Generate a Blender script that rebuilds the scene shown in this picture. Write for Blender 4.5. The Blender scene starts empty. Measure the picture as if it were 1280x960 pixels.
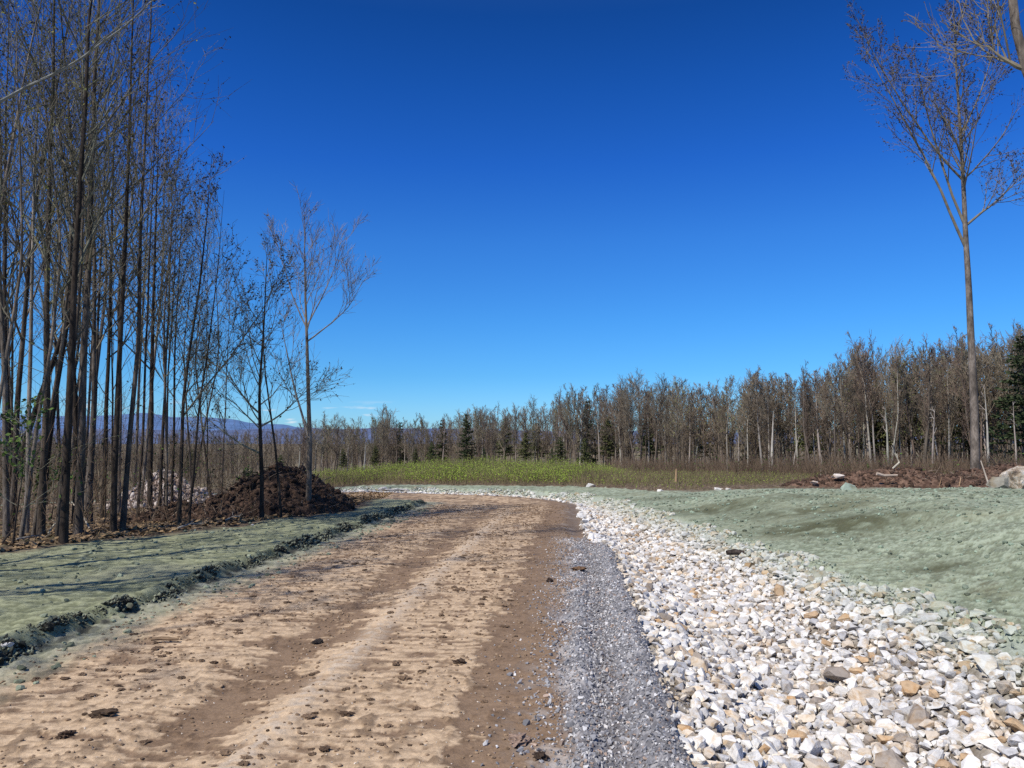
import bpy, bmesh, math, random
import numpy as np
from mathutils import Vector

PI = math.pi
RAD = math.radians
scene = bpy.context.scene
COL = scene.collection
rng = np.random.default_rng(7)
random.seed(7)

# ------------------------------------------------------------------ camera model
CAM_H, FPX, PITCH = 1.6, 960.0, math.atan(70.0 / 960.0)
CP, SP = math.cos(PITCH), math.sin(PITCH)

def at(px, py, Y):
    """point on the vertical plane y = Y seen at photo pixel (px, py)"""
    cx, cy = (px - 640) / FPX, (480 - py) / FPX
    d = np.array([cx, CP - cy * SP, SP + cy * CP])
    return d * (Y / d[1]) + np.array([0, 0, CAM_H])

# ------------------------------------------------------------------ noise
_perm = np.random.default_rng(3).permutation(512).astype(np.int64)
_grad = np.random.default_rng(4).normal(size=(512, 2)); _grad /= np.linalg.norm(_grad, axis=1)[:, None]
def perlin(x, y, seed=0):
    x = np.asarray(x, float); y = np.asarray(y, float)
    xi = np.floor(x).astype(np.int64); yi = np.floor(y).astype(np.int64)
    xf = x - xi; yf = y - yi
    u = xf * xf * xf * (xf * (xf * 6 - 15) + 10); v = yf * yf * yf * (yf * (yf * 6 - 15) + 10)
    def g(ix, iy, fx, fy):
        h = _perm[(_perm[(ix + seed * 37) & 511] + iy) & 511]
        return _grad[h, 0] * fx + _grad[h, 1] * fy
    a = g(xi, yi, xf, yf); b = g(xi + 1, yi, xf - 1, yf)
    c = g(xi, yi + 1, xf, yf - 1); d = g(xi + 1, yi + 1, xf - 1, yf - 1)
    return (a + u * (b - a)) * (1 - v) + (c + u * (d - c)) * v
def fbm(x, y, octs=4, seed=0, gain=.5):
    r = 0; amp = 1; f = 1
    for o in range(octs):
        r = r + amp * perlin(np.asarray(x) * f + 13.7 * o, np.asarray(y) * f - 7.1 * o, seed + o); amp *= gain; f *= 2.03
    return r
def sm(x, a, b):
    t = np.clip((np.asarray(x, float) - a) / (b - a), 0, 1); return t * t * (3 - 2 * t)
def mix(a, b, t):
    t = np.asarray(t)[..., None]; return np.asarray(a) * (1 - t) + np.asarray(b) * t

# ------------------------------------------------------------------ road frame (s along, u across, u = 0 at the right road edge)
TH = math.atan(.08); CT, ST = math.cos(TH), math.sin(TH)
A0, RC, PHI = 21.3, 4.45, RAD(74)
def road_uv(x, y):
    x = np.asarray(x, float); y = np.asarray(y, float)
    a = y * CT + x * ST; b = x * CT - y * ST
    a1 = a - A0; b1 = b + RC
    phi = np.arctan2(a1, b1); r = np.hypot(a1, b1)
    u = np.where(a1 <= 0, b, np.where(phi <= PHI, r - RC, b1 * math.cos(PHI) + a1 * math.sin(PHI) - RC))
    s = np.where(a1 <= 0, a, np.where(phi <= PHI, A0 + RC * phi, A0 + RC * PHI - b1 * math.sin(PHI) + a1 * math.cos(PHI)))
    return u, s
def uv_xy(u, s):
    u = np.asarray(u, float); s = np.asarray(s, float)
    ph = np.clip((s - A0) / RC, 0, PHI); ex = np.maximum(s - A0 - RC * PHI, 0)
    b = np.where(s <= A0, u, -RC + (RC + u) * np.cos(ph) - ex * math.sin(PHI))
    a = np.where(s <= A0, s, A0 + (RC + u) * np.sin(ph) + ex * math.cos(PHI))
    return b * CT + a * ST, a * CT - b * ST
def edge_rip_l(s): return np.interp(s, [0, 11.2, 13.5, 18, 40], [.58, .60, .22, .12, .12])
def edge_rip_r(s): return np.interp(s, [0, 6.5, 8, 10.7, 13, 16, 19.5, 23, 40], [3.6, 3.35, 3.15, 2.85, 2.5, 2.1, 1.5, 1.05, .95])
def verge_left(y): return np.minimum(-7.1 + .453 * (np.asarray(y, float) - 10.6), -3.95)

def base_h(x, y):
    """large-scale ground height"""
    x = np.asarray(x, float); y = np.asarray(y, float)
    u, s = road_uv(x, y)
    zr = -.012 * np.maximum(y - 8, 0)
    zr = np.maximum(zr, -.3)
    # left verge step
    z = zr + .09 * sm(-u, 4.1, 4.35)
    # ditch and bank
    ur = edge_rip_r(s); ul = edge_rip_l(s)
    dep = np.interp(s, [0, 12, 20, 26], [.36, .34, .2, .12])
    zb = np.interp(s, [0, 8, 14, 18, 23, 30], [.74, .70, .54, .38, .06, -.1]) + .14 * sm(x, 5, 13) * sm(y, 9, 16)
    mid = ul + (ur - ul) * .38
    zd = zr - dep * sm(u, ul - .1, mid)
    zd = zd + (dep + .12) * sm(u, mid + .1, ur + .1)
    zbank = zr + .12 + (zb - zr - .12) * sm(u, ur, ur + 3.4)
    zz = np.where(u > ul - .1, np.where(u < ur + .05, zd, np.maximum(zd, zbank)), z)
    # bank hummocks
    bk = sm(u, ur + .4, ur + 2.2)
    zz = zz + bk * (.15 * fbm(x * .34 + 3, y * .26, 3, 21) + .08 * fbm(x * .9, y * .7 + 5, 2, 22)) * (1 - .4 * sm(y, 16, 24))
    # ground beyond
    far = np.hypot(x, y)
    fall = -.036 * (np.sqrt((np.maximum(far - 27, -20) * .5 + 0) ** 2 + 4) + np.maximum(far - 27, -20) * .5 - np.where(far < 27, 0, 0)) 
    fall = fall * sm(far, 19, 34)
    left = -.045 * np.maximum(verge_left(y) - x - .6, 0) * sm(verge_left(y) - x, .3, 3)
    left = np.maximum(left, -2.2)
    w = sm(far, 22, 34)
    keep = zz * (1 - w) + w * (.0)
    h = keep + fall + left * (1 - sm(far, 40, 90) * .6)
    h = np.where(far > 60, h + .5 * fbm(x * .03, y * .03, 3, 5) * sm(far, 60, 90), h)
    return np.maximum(h, -13.0 + .8 * fbm(x * .01, y * .01, 2, 6))

def hit(px, py):
    """ground point seen at photo pixel"""
    lo = None
    ts = np.geomspace(1.5, 300, 900)
    cx, cy = (px - 640) / FPX, (480 - py) / FPX
    d = np.array([cx, CP - cy * SP, SP + cy * CP])
    P = d[None] * ts[:, None] + np.array([0, 0, CAM_H])
    below = P[:, 2] < base_h(P[:, 0], P[:, 1])
    k = np.argmax(below) if below.any() else len(ts) - 1
    return P[k]
def gz(x, y): return float(base_h(np.array([x]), np.array([y]))[0])

# ------------------------------------------------------------------ mesh building
class MB:
    def __init__(self): self.v = []; self.q = []; self.t = []; self.c = []; self.qm = []; self.tm = []; self.n = 0
    def add(self, v, q=None, t=None, col=None, mat=0):
        v = np.asarray(v, float).reshape(-1, 3)
        if q is not None and len(q): q = np.asarray(q).reshape(-1, 4) + self.n; self.q.append(q); self.qm.append(np.full(len(q), mat))
        if t is not None and len(t): t = np.asarray(t).reshape(-1, 3) + self.n; self.t.append(t); self.tm.append(np.full(len(t), mat))
        self.v.append(v); self.n += len(v)
        if col is None: col = np.ones((len(v), 3)) * .5
        col = np.asarray(col, float)
        if col.ndim == 1: col = np.tile(col, (len(v), 1))
        self.c.append(col)
    def mesh(self, name, mats, smooth=False):
        me = bpy.data.meshes.new(name)
        v = np.concatenate(self.v) if self.v else np.zeros((0, 3))
        q = np.concatenate(self.q) if self.q else np.zeros((0, 4), int)
        t = np.concatenate(self.t) if self.t else np.zeros((0, 3), int)
        me.vertices.add(len(v)); me.vertices.foreach_set('co', v.astype(np.float32).ravel())
        nl = q.size + t.size
        me.loops.add(nl); me.loops.foreach_set('vertex_index', np.concatenate([q.ravel(), t.ravel()]).astype(np.int32))
        nf = len(q) + len(t); me.polygons.add(nf)
        starts = np.concatenate([np.arange(len(q)) * 4, q.size + np.arange(len(t)) * 3]).astype(np.int32)
        me.polygons.foreach_set('loop_start', starts)
        mi = np.concatenate(self.qm + self.tm) if nf else np.zeros(0)
        me.polygons.foreach_set('material_index', mi.astype(np.int32))
        me.polygons.foreach_set('use_smooth', np.full(nf, smooth))
        c = np.concatenate(self.c); ca = me.color_attributes.new('tint', 'FLOAT_COLOR', 'POINT')
        ca.data.foreach_set('color', np.concatenate([c, np.ones((len(c), 1))], 1).astype(np.float32).ravel())
        for m in (mats if isinstance(mats, (list, tuple)) else [mats]): me.materials.append(m)
        me.update(calc_edges=True); me.validate()
        return me
    def build(self, name, mats, smooth=False, parent=None):
        o = bpy.data.objects.new(name, self.mesh(name, mats, smooth)); COL.objects.link(o)
        if parent: o.parent = parent
        return o
def tag(o, label=None, cat=None, group=None, kind=None):
    if label: o['label'] = label
    if cat: o['category'] = cat
    if group: o['group'] = group
    if kind: o['kind'] = kind
    return o
def empty(name, loc, label, cat, group=None):
    o = bpy.data.objects.new(name, None); o.empty_display_size = .2; o.location = tuple(loc); COL.objects.link(o)
    return tag(o, label, cat, group)

def tubes(P, R, k):
    """B paths of n points -> verts, quads"""
    B, n, _ = P.shape
    T = np.gradient(P, axis=1); T /= np.linalg.norm(T, axis=2, keepdims=True) + 1e-9
    ref = np.where(np.abs(T[:, :1, 2:3]) > .9, np.array([[[1., 0, 0]]]), np.array([[[0., 0, 1]]]))
    ref = np.broadcast_to(ref, T.shape)
    U = np.cross(T, ref); U /= np.linalg.norm(U, axis=2, keepdims=True) + 1e-9
    W = np.cross(T, U)
    an = np.arange(k) * 2 * PI / k
    V = P[:, :, None] + R[:, :, None, None] * (np.cos(an)[None, None, :, None] * U[:, :, None] + np.sin(an)[None, None, :, None] * W[:, :, None])
    base = (np.arange(B) * n * k)[:, None, None]; i = (np.arange(n - 1) * k)[None, :, None]; j = np.arange(k)[None, None]
    j2 = (np.arange(k) + 1) % k; j2 = j2[None, None]
    q = np.stack([base + i + j, base + i + j2, base + i + k + j2, base + i + k + j], -1).reshape(-1, 4)
    return V.reshape(-1, 3), q

def hull(n, r=(1, 1, 1), g=None, box=.75):
    g = g or random
    bm = bmesh.new()
    for _ in range(n):
        p = Vector((g.gauss(0, 1), g.gauss(0, 1), g.gauss(0, 1))); p.normalize()
        m = max(abs(p.x), abs(p.y), abs(p.z))
        p = p * (1 - box) + (p / m) * box * .85
        p *= g.uniform(.78, 1.05)
        bm.verts.new((p.x * r[0], p.y * r[1], p.z * r[2]))
    bmesh.ops.convex_hull(bm, input=bm.verts[:])
    loose = [v for v in bm.verts if not v.link_faces]
    bmesh.ops.delete(bm, geom=loose, context='VERTS')
    bmesh.ops.triangulate(bm, faces=bm.faces[:])
    bm.verts.index_update()
    v = np.array([x.co[:] for x in bm.verts]); t = np.array([[x.index for x in f.verts] for f in bm.faces])
    bm.free(); return v, t
def lump(sub, amp, seed, freq=1.6):
    """irregular clod from an icosphere"""
    bm = bmesh.new(); bmesh.ops.create_icosphere(bm, subdivisions=sub, radius=1)
    v = np.array([x.co[:] for x in bm.verts]); t = np.array([[x.index for x in f.verts] for f in bm.faces]); bm.free()
    n = fbm(v[:, 0] * freq + seed * 3.1 + v[:, 2] * 1.1, v[:, 1] * freq - v[:, 2] * freq * .9 + seed, 3, seed % 9)
    return v * (1 + amp * n)[:, None], t
def rots(g, n, tilt=PI):
    """n random rotation matrices (tilt limits the lean)"""
    az = g.uniform(0, 2 * PI, n); ti = g.uniform(-tilt, tilt, n); a2 = g.uniform(0, 2 * PI, n)
    c, s = np.cos, np.sin; Z = np.zeros(n); O = np.ones(n)
    Rz = lambda a: np.stack([c(a), -s(a), Z, s(a), c(a), Z, Z, Z, O], 1).reshape(n, 3, 3)
    Rx = np.stack([O, Z, Z, Z, c(ti), -s(ti), Z, s(ti), c(ti)], 1).reshape(n, 3, 3)
    return Rz(a2) @ Rx @ Rz(az)
def scatter(mb, protos, pos, scl, g, cols, tilt=PI, mat=0):
    """many copies of small prototype meshes baked into one mesh"""
    n = len(pos); which = g.integers(0, len(protos), n); M = rots(g, n, tilt)
    for k, (v, t) in enumerate(protos):
        ix = np.nonzero(which == k)[0]
        if not len(ix): continue
        V = np.einsum('bij,bnj->bni', M[ix], v[None] * scl[ix][:, None, :]) + pos[ix][:, None]
        T = t[None] + (np.arange(len(ix)) * len(v))[:, None, None]
        mb.add(V.reshape(-1, 3), t=T.reshape(-1, 3), col=np.repeat(cols[ix], len(v), axis=0), mat=mat)

# ------------------------------------------------------------------ materials
def new_mat(name):
    m = bpy.data.materials.new(name); m.use_nodes = True
    nt = m.node_tree; b = nt.nodes['Principled BSDF']; b.inputs['Roughness'].default_value = .9
    b.inputs['Specular IOR Level'].default_value = .2
    return m, nt, b
def noise(nt, scale, detail=6, rough=.6, vec=None, dims='3D'):
    n = nt.nodes.new('ShaderNodeTexNoise'); n.inputs['Scale'].default_value = scale; n.inputs['Detail'].default_value = detail; n.inputs['Roughness'].default_value = rough
    if vec is not None: nt.links.new(vec, n.inputs['Vector'])
    return n
def coords(nt, kind='Object', scale=(1, 1, 1)):
    tc = nt.nodes.new('ShaderNodeTexCoord'); mp = nt.nodes.new('ShaderNodeMapping'); mp.inputs['Scale'].default_value = scale
    nt.links.new(tc.outputs[kind], mp.inputs['Vector']); return mp.outputs['Vector']
def ramp(nt, fac, stops):
    r = nt.nodes.new('ShaderNodeValToRGB'); el = r.color_ramp.elements
    while len(el) > 1: el.remove(el[-1])
    el[0].position = stops[0][0]; el[0].color = (*stops[0][1], 1)
    for p, c in stops[1:]:
        e = el.new(p); e.color = (*c, 1)
    nt.links.new(fac, r.inputs['Fac']); return r.outputs['Color']
def mul(nt, a, b, fac=1, mode='MULTIPLY'):
    m = nt.nodes.new('ShaderNodeMix'); m.data_type = 'RGBA'; m.blend_type = mode; m.inputs[0].default_value = fac
    for s, k in ((a, 6), (b, 7)):
        if isinstance(s, tuple): m.inputs[k].default_value = (*s, 1)
        else: nt.links.new(s, m.inputs[k])
    return m.outputs[2]
def bump(nt, b, h, strength, dist):
    n = nt.nodes.new('ShaderNodeBump'); n.inputs['Strength'].default_value = strength; n.inputs['Distance'].default_value = dist
    nt.links.new(h, n.inputs['Height']); nt.links.new(n.outputs['Normal'], b.inputs['Normal'])
def g3(x): return (x, x, x)

def tint_mat(name, detail_scale, lo, hi, bscale, bdist, bstr=1.0, vec_scale=(1, 1, 1), rough=.95):
    """vertex tint times fine noise, with bump"""
    m, nt, b = new_mat(name); v = coords(nt, 'Object', vec_scale)
    a = nt.nodes.new('ShaderNodeVertexColor'); a.layer_name = 'tint'
    n = noise(nt, detail_scale, 8, .68, v)
    c = mul(nt, a.outputs['Color'], ramp(nt, n.outputs['Fac'], [(.25, g3(lo)), (.75, g3(hi))]))
    nt.links.new(c, b.inputs['Base Color']); b.inputs['Roughness'].default_value = rough
    n2 = noise(nt, bscale, 6, .7, v); bump(nt, b, n2.outputs['Fac'], bstr, bdist); return m
M_ground = tint_mat('ground_soil', 38, .72, 1.28, 60, .008, .8)
M_floor = tint_mat('leaf_litter', 22, .45, 1.5, 26, .025, 1)
M_crumb = tint_mat('soil_crumb', 60, .65, 1.35, 90, .004, .8)
M_chip = tint_mat('gravel_chip', 90, .75, 1.25, 60, .004, .5, rough=.8)

def stone_mat(name, use_obj):
    m, nt, b = new_mat(name); v = coords(nt, 'Object')
    if use_obj:
        oi = nt.nodes.new('ShaderNodeObjectInfo'); base = oi.outputs['Color']
        ad = nt.nodes.new('ShaderNodeVectorMath'); ad.operation = 'ADD'; nt.links.new(v, ad.inputs[0])
        mm = nt.nodes.new('ShaderNodeMath'); mm.operation = 'MULTIPLY'; mm.inputs[1].default_value = 90; nt.links.new(oi.outputs['Random'], mm.inputs[0])
        nt.links.new(mm.outputs[0], ad.inputs[1]); v = ad.outputs[0]; sc = 1.5
    else:
        a = nt.nodes.new('ShaderNodeVertexColor'); a.layer_name = 'tint'; base = a.outputs['Color']; sc = 14
    n = noise(nt, sc, 8, .65, v)
    c = mul(nt, base, ramp(nt, n.outputs['Fac'], [(.25, g3(.52)), (.47, g3(.92)), (.75, g3(1.12))]))
    n3 = noise(nt, sc * .8, 5, .6, v)
    n3.inputs['Distortion'].default_value = .8
    r3 = ramp(nt, n3.outputs['Fac'], [(.50, (1, 1, 1)), (.62, (.86, .72, .54)), (.72, (.62, .44, .29))])
    c = mul(nt, c, r3, .75)
    nt.links.new(c, b.inputs['Base Color']); b.inputs['Roughness'].default_value = .75
    n2 = noise(nt, sc * 1.3, 5, .6, v); bump(nt, b, n2.outputs['Fac'], .6, .018)
    return m
M_stone = stone_mat('quarry_stone', True)
M_stone_bed = stone_mat('quarry_stone_bed', False)

def bark_mat(name, c0, c1, c2, sc=1.0):
    m, nt, b = new_mat(name); v = coords(nt, 'Object', (1, 1, .22))
    n = noise(nt, 26 * sc, 8, .7, v); n1 = noise(nt, 2.2, 3, .5, coords(nt, 'Object', (1, 1, .6)))
    c = ramp(nt, n.outputs['Fac'], [(.3, c0), (.5, c1), (.72, c2)])
    c = mul(nt, c, ramp(nt, n1.outputs['Fac'], [(.33, g3(.5)), (.5, g3(.95)), (.66, g3(1.6))]))
    oi = nt.nodes.new('ShaderNodeObjectInfo')
    c = mul(nt, c, ramp(nt, oi.outputs['Random'], [(0, (.72, .70, .68)), (.5, (1, .97, .93)), (1, (1.25, 1.25, 1.28))]))
    nt.links.new(c, b.inputs['Base Color']); bump(nt, b, n.outputs['Fac'], 1, .012); return m
M_bark = bark_mat('bark_grey', (.028, .022, .018), (.085, .069, .055), (.18, .152, .125))
M_bark_dark = bark_mat('bark_dark', (.016, .012, .010), (.048, .037, .029), (.105, .085, .069))
M_bark_mid = bark_mat('bark_mid', (.07, .057, .045), (.155, .13, .105), (.27, .235, .195))
M_bark_pale = bark_mat('bark_pale', (.10, .085, .068), (.24, .215, .185), (.42, .39, .35))
def plain(name, col, var=.35, sc=3.0, trans=0):
    m, nt, b = new_mat(name); oi = nt.nodes.new('ShaderNodeObjectInfo')
    n = noise(nt, sc, 4, .6, coords(nt, 'Object'))
    c = mul(nt, col, ramp(nt, n.outputs['Fac'], [(.3, g3(1 - var)), (.7, g3(1 + var))]))
    c = mul(nt, c, ramp(nt, oi.outputs['Random'], [(0, (.70, .74, .74)), (.35, (1.05, .94, .88)), (.7, (.95, 1.0, .9)), (1, (1.3, 1.27, 1.22))]))
    nt.links.new(c, b.inputs['Base Color']); return m
M_twig = plain('twig_grey', (.185, .175, .130))
M_twig_red = plain('twig_russet', (.155, .135, .10))
M_twig_pale = plain('twig_pale', (.235, .235, .225))
M_leaf_bud = plain('leaf_bud', (.062, .050, .036), .5, 2)
M_leaf_olive = plain('leaf_olive', (.14, .145, .05), .5, 2)
M_leaf_yellow = plain('leaf_yellow', (.22, .21, .045), .4, 2)
M_leaf_spring = plain('leaf_spring', (.23, .235, .06), .4, 2)
M_leaf_green = plain('leaf_green', (.075, .12, .028), .4, 2)
M_far_twig = plain('far_twig', (.190, .158, .118), .4, .35)
M_far_twig_red = plain('far_twig_red', (.155, .120, .095), .4, .35)
M_far_leaf = plain('far_leaf_olive', (.19, .20, .08), .5, .3)
M_far_bark = plain('far_bark', (.145, .118, .096), .45, .8)
M_far_pale = plain('far_bark_pale', (.36, .325, .285), .35, .8)
M_needle = plain('conifer_needle', (.045, .062, .028), .5, .5)
M_needle_olive = plain('conifer_needle_olive', (.105, .120, .050), .5, .5)
M_brush_stem = plain('brush_stem', (.22, .18, .10), .4, .4)
M_brush_leaf = plain('brush_leaf', (.30, .42, .055), .4, .12)
M_under = plain('undergrowth_stem', (.14, .095, .068), .5, .3)
M_dead = plain('dead_wood', (.45, .40, .33), .3, 2)
M_wood = plain('raw_wood', (.30, .20, .12), .35, 4)

# ------------------------------------------------------------------ near terrain: one height field cut into the named surfaces
NR, NC = 860, 1250
dd = np.concatenate([np.linspace(-6, .9, 30), np.geomspace(1.0, 62, NR)])
tt = np.linspace(-1.35, 1.35, NC)
DD, TT = np.meshgrid(dd, tt, indexing='ij')
X = TT * (np.maximum(DD, 0) + 2.2) ; Y = DD.copy()
U, S = road_uv(X, Y)
jit = .10 * fbm(X * 1.1, Y * 1.1, 3, 31)
ul = edge_rip_l(S) + jit * .8; ur = edge_rip_r(S) + jit * 2.2
vl = verge_left(Y) + .3 * fbm(X * .8, Y * .8, 3, 33)
gr0 = -.03 + .30 * fbm(X * .8 + 9, Y * .6, 4, 34, .6)             # left edge of the grey gravel
has_gr = 1 - sm(S, 11.6 + jit * 6, 12.8 + jit * 6)
is_ditch = (U > ul) & (U < ur)
is_grav = (U > gr0) & (U <= ul) & (S < 13.2)
bank_lim = np.where(S < A0 + 2, np.clip(26.2 - .35 * np.maximum(X - 3, 0), 22.8, 27) + 1.0 * fbm(X * .3, Y * .3, 3, 35), 60)
is_bank = (U >= ur) & (Y < bank_lim) & (U < np.where(S > A0 + 2, ur + 2.4, 26))
is_verge = (U < -4.12) & (X > vl) & (Y < 23.5)
is_road = (U >= -4.12) & (U <= ul) & ~is_grav & (S < 46)
Z = base_h(X, Y)

# relief and colour, zone by zone
along = S; across = U
n_fine = fbm(X * 14, Y * 14, 3, 41); n_mid = fbm(X * 3.2, Y * 3.2, 4, 42); n_big = fbm(X * .7, Y * .7, 3, 43)
# road crust: pressed plates broken across the lane by track cleats
warp = .35 * fbm(X * 2.0, Y * 2.0, 2, 44)
cle = fbm(across * 1.5 + warp, along * 9.0 + warp * 2.5, 4, 45, .6)
cle2 = fbm(across * 4.5, along * 20.0 + warp * 3, 3, 46, .6)
moist_band = sm(across, -.78 + .22 * n_mid, -.52 + .22 * n_mid)                      # damp strip along the right side
moist_band = np.maximum(moist_band, .50 * np.exp(-((across + 2.12 + .14 * n_mid) / .27) ** 2) * (1 - .45 * sm(along, 13, 20)))
moist_band = np.maximum(moist_band, .15 * np.exp(-((across + 3.35 + .1 * n_mid) / .2) ** 2))
ridge = np.exp(-((across + 1.66 + .05 * n_mid) / .11) ** 2) * (1 - sm(along, 14, 22))
patch = .55 * n_mid + .5 * cle + .35 * n_big + .25 * cle2
dry = sm(patch - 1.15 * moist_band + .25 + .15 * n_fine, -.035, .055)
dry = dry * (1 - .55 * sm(along, 10, 20) * sm(n_big + .5 * cle, -.1, .35))
dry = np.maximum(dry, ridge * .55)
dark = np.maximum(sm(fbm(X * 5.5, Y * 4.0, 4, 47, .65) + .35 * n_big - .25 * moist_band + .12 * sm(along, 6, 13), .28, .46), .8 * sm(fbm(across * 8 + warp, along * 13, 4, 58, .65) + .25 * n_big + .1 * n_mid - .2 * moist_band, .22, .42)) * (1 - ridge)
c_dry = mix((.60, .440, .282), (.47, .335, .208), sm(n_fine + .3 * n_mid, -.4, .4))
c_moist = mix((.255, .170, .105), (.195, .127, .077), sm(n_fine + n_mid, -.5, .5))
c_road = mix(c_moist, c_dry, dry)
tread = sm(np.sin(along * 52 + 1.2 * n_mid + 5 * warp) + .9 * fbm(across * 6, along * 9, 3, 63), .35, 1.0) * sm(fbm(across * 1.3, along * .9, 3, 64) + .12, -.05, .2)
c_road = mix(c_road, np.array([.235, .158, .098]), tread * .5 * dry)
c_road = mix(c_road, np.array([.125, .078, .046]), dark * .62)
c_road = mix(c_road, np.array([.60, .52, .42]), ridge * .5 * sm(n_fine, -.2, .3))
pale_gr = sm(n_mid + .6 * n_big + n_fine * .5, .0, .5) * np.exp(-((across + .02) / .26) ** 2)
c_road = mix(c_road, np.array([.50, .44, .38]), .75 * pale_gr)
z_road = .007 * dry * (.6 + cle2) + .005 * cle + .003 * n_fine + .018 * ridge + .005 * dark - .03 * np.exp(-((across + 2.12) / .3) ** 2) \
    - .012 * moist_band * sm(across, -1, -.5)
z_road = z_road + .012 * np.maximum(dark - .3, 0) * sm(n_fine, -.1, .5)
# green overspray along the left road edge
lip_shade = np.exp(-((across + 4.09) / .075) ** 2) * sm(fbm(X * 4.5, Y * 4.5, 3, 59), -.25, .15) * (1 - sm(along, 20, 24))  # dark band painted in for the shaded road face of the lip
ov = sm(-across, 3.42 + .22 * n_mid, 4.02 + .12 * n_mid)
c_over = mix((.24, .245, .165), (.37, .37, .27), sm(n_fine + .6 * n_mid, -.4, .5))
c_road = mix(c_road, c_over, np.where(across < -3, ov * .95, 0))
z_road = z_road + np.where(across < -3.4, ov * (.012 * n_fine + .022 * n_mid), 0)
# dark sunken edge where the road turns
turn = np.exp(-((across - .03) / .20) ** 2) * sm(along, 13, 15)
c_road = mix(c_road, np.array([.16, .12, .09]), .8 * turn)
z_road = z_road - .07 * turn
# gravel shoulder: two soft ridges with a groove
gsel = sm(across, -.12 + (gr0 + .05), .06 + (gr0 + .05)) * has_gr
wob_ = .07 * fbm(along * .6, along * 0 + 2, 2, 60)
z_grav = .06 * np.exp(-((across - .04 - wob_) / .11) ** 2) + .105 * np.exp(-((across - .45 - wob_) / .15) ** 2) - .03
z_grav = z_grav * (1 + .5 * n_mid) + .014 * fbm(X * 32, Y * 32, 2, 48) + .012 * n_fine
g_sp = fbm(X * 38, Y * 38, 2, 49)
c_grav = mix((.155, .150, .155), (.43, .41, .40), sm(g_sp + .5 * n_mid + .3 * n_big, -.35, .55))
c_grav = mix(c_grav, np.array([.13, .115, .11]), .65 * np.exp(-((across - .23 - wob_ - .05 * n_mid) / .08) ** 2))
c_grav = mix(c_grav, np.array([.52, .47, .42]), .5 * sm(n_mid + .5 * n_big, .15, .6) * (1 - sm(across, .0, .3)))
# ditch bed between the stones
c_bed = mix((.17, .14, .105), (.38, .34, .285), sm(n_mid + n_fine, -.4, .5))
z_bed = .03 * n_mid + .02 * n_fine - .04
gsp = sm(across, ur - .75, ur)
c_bed = mix(c_bed, np.array([.34, .39, .31]), gsp * .8)
# seeded slopes: sprayed mulch over rough soil
fib = fbm(X * 9 + n_mid, Y * 9, 4, 51, .65)
pock = sm(fbm(X * 4.2, Y * 4.2, 4, 52, .6), .30, .55)
c_bank = mix((.188, .216, .140), (.360, .402, .285), sm(1.4 * fib + .35 * fbm(X * 30, Y * 30, 2, 66) + .5 * n_mid + .4 * n_big, -.6, .6))
bare = sm(fbm(X * .42 + 4, Y * .5 + 2, 3, 53) + .25 * n_mid, .22, .55)
c_bank = mix(c_bank, np.array([.15, .15, .085]), .65 * bare)
c_bank = mix(c_bank, np.array([.10, .11, .075]), pock * .6)
c_bank = mix(c_bank, np.array([.11, .10, .06]), .6 * sm(fbm(X * 13, Y * 13, 3, 65, .7) + .3 * n_mid, .33, .55))
c_bank = mix(c_bank, np.array([.30, .31, .20]), .45 * sm(n_big, .1, .5))
# shallow dips on the slope, hillock shade and brown patches painted into the colour
for (px, py, rx, ry, k) in ((1055, 652, 1.1, 1.1, 1.1), (1020, 660, .7, .7, .8), (1175, 710, .34, .32, 1.0), (985, 642, 1.1, .9, .8), (900, 636, .9, 1.2, .8), (1000, 620, 3.2, .5, .6), (1180, 612, 2.5, .6, .5), (850, 622, .7, 1.3, .6)):
    p = hit(px, py); g = np.exp(-(((X - p[0]) + .35 * (Y - p[1])) / rx) ** 2 - ((Y - p[1]) / ry) ** 2) * k * sm(n_mid + .5 * fib, -.55, .25)
    c_bank = mix(c_bank, np.array([.085, .088, .045]), np.clip(g, 0, .92)); Z = Z - g * .02
z_bank = .014 * n_mid + .017 * fib + .010 * fbm(X * 26, Y * 26, 3, 54, .7) + .02 * pock * n_fine
c_verge = mix((.165, .175, .098), (.325, .335, .20), sm(1.5 * fib + .35 * fbm(X * 30, Y * 30, 2, 66) + .5 * n_mid + .5 * n_big, -.6, .6))
c_verge = mix(c_verge, np.array([.12, .12, .085]), pock * .4)
c_verge = mix(c_verge, np.array([.32, .31, .20]), .5 * sm(fbm(X * .5, Y * .5, 3, 55), 0, .5))
z_verge = .013 * n_mid + .011 * fib + .05 * n_big
lipz = np.exp(-((across + 4.22) / .10) ** 2) * (.05 + .05 * np.clip(fbm(X * 2.6, Y * 2.6, 3, 56) + .4, 0, 1.3)) * (1 - sm(along, 22, 25))
# wood floor
c_floor = mix((.075, .050, .032), (.24, .175, .115), sm(fbm(X * 6, Y * 6, 4, 57, .7), -.45, .5))
c_floor = mix(c_floor, np.array([.085, .10, .035]), .35 * sm(n_mid + n_big, .2, .7))
z_floor = .07 * n_mid + .03 * n_fine

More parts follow.
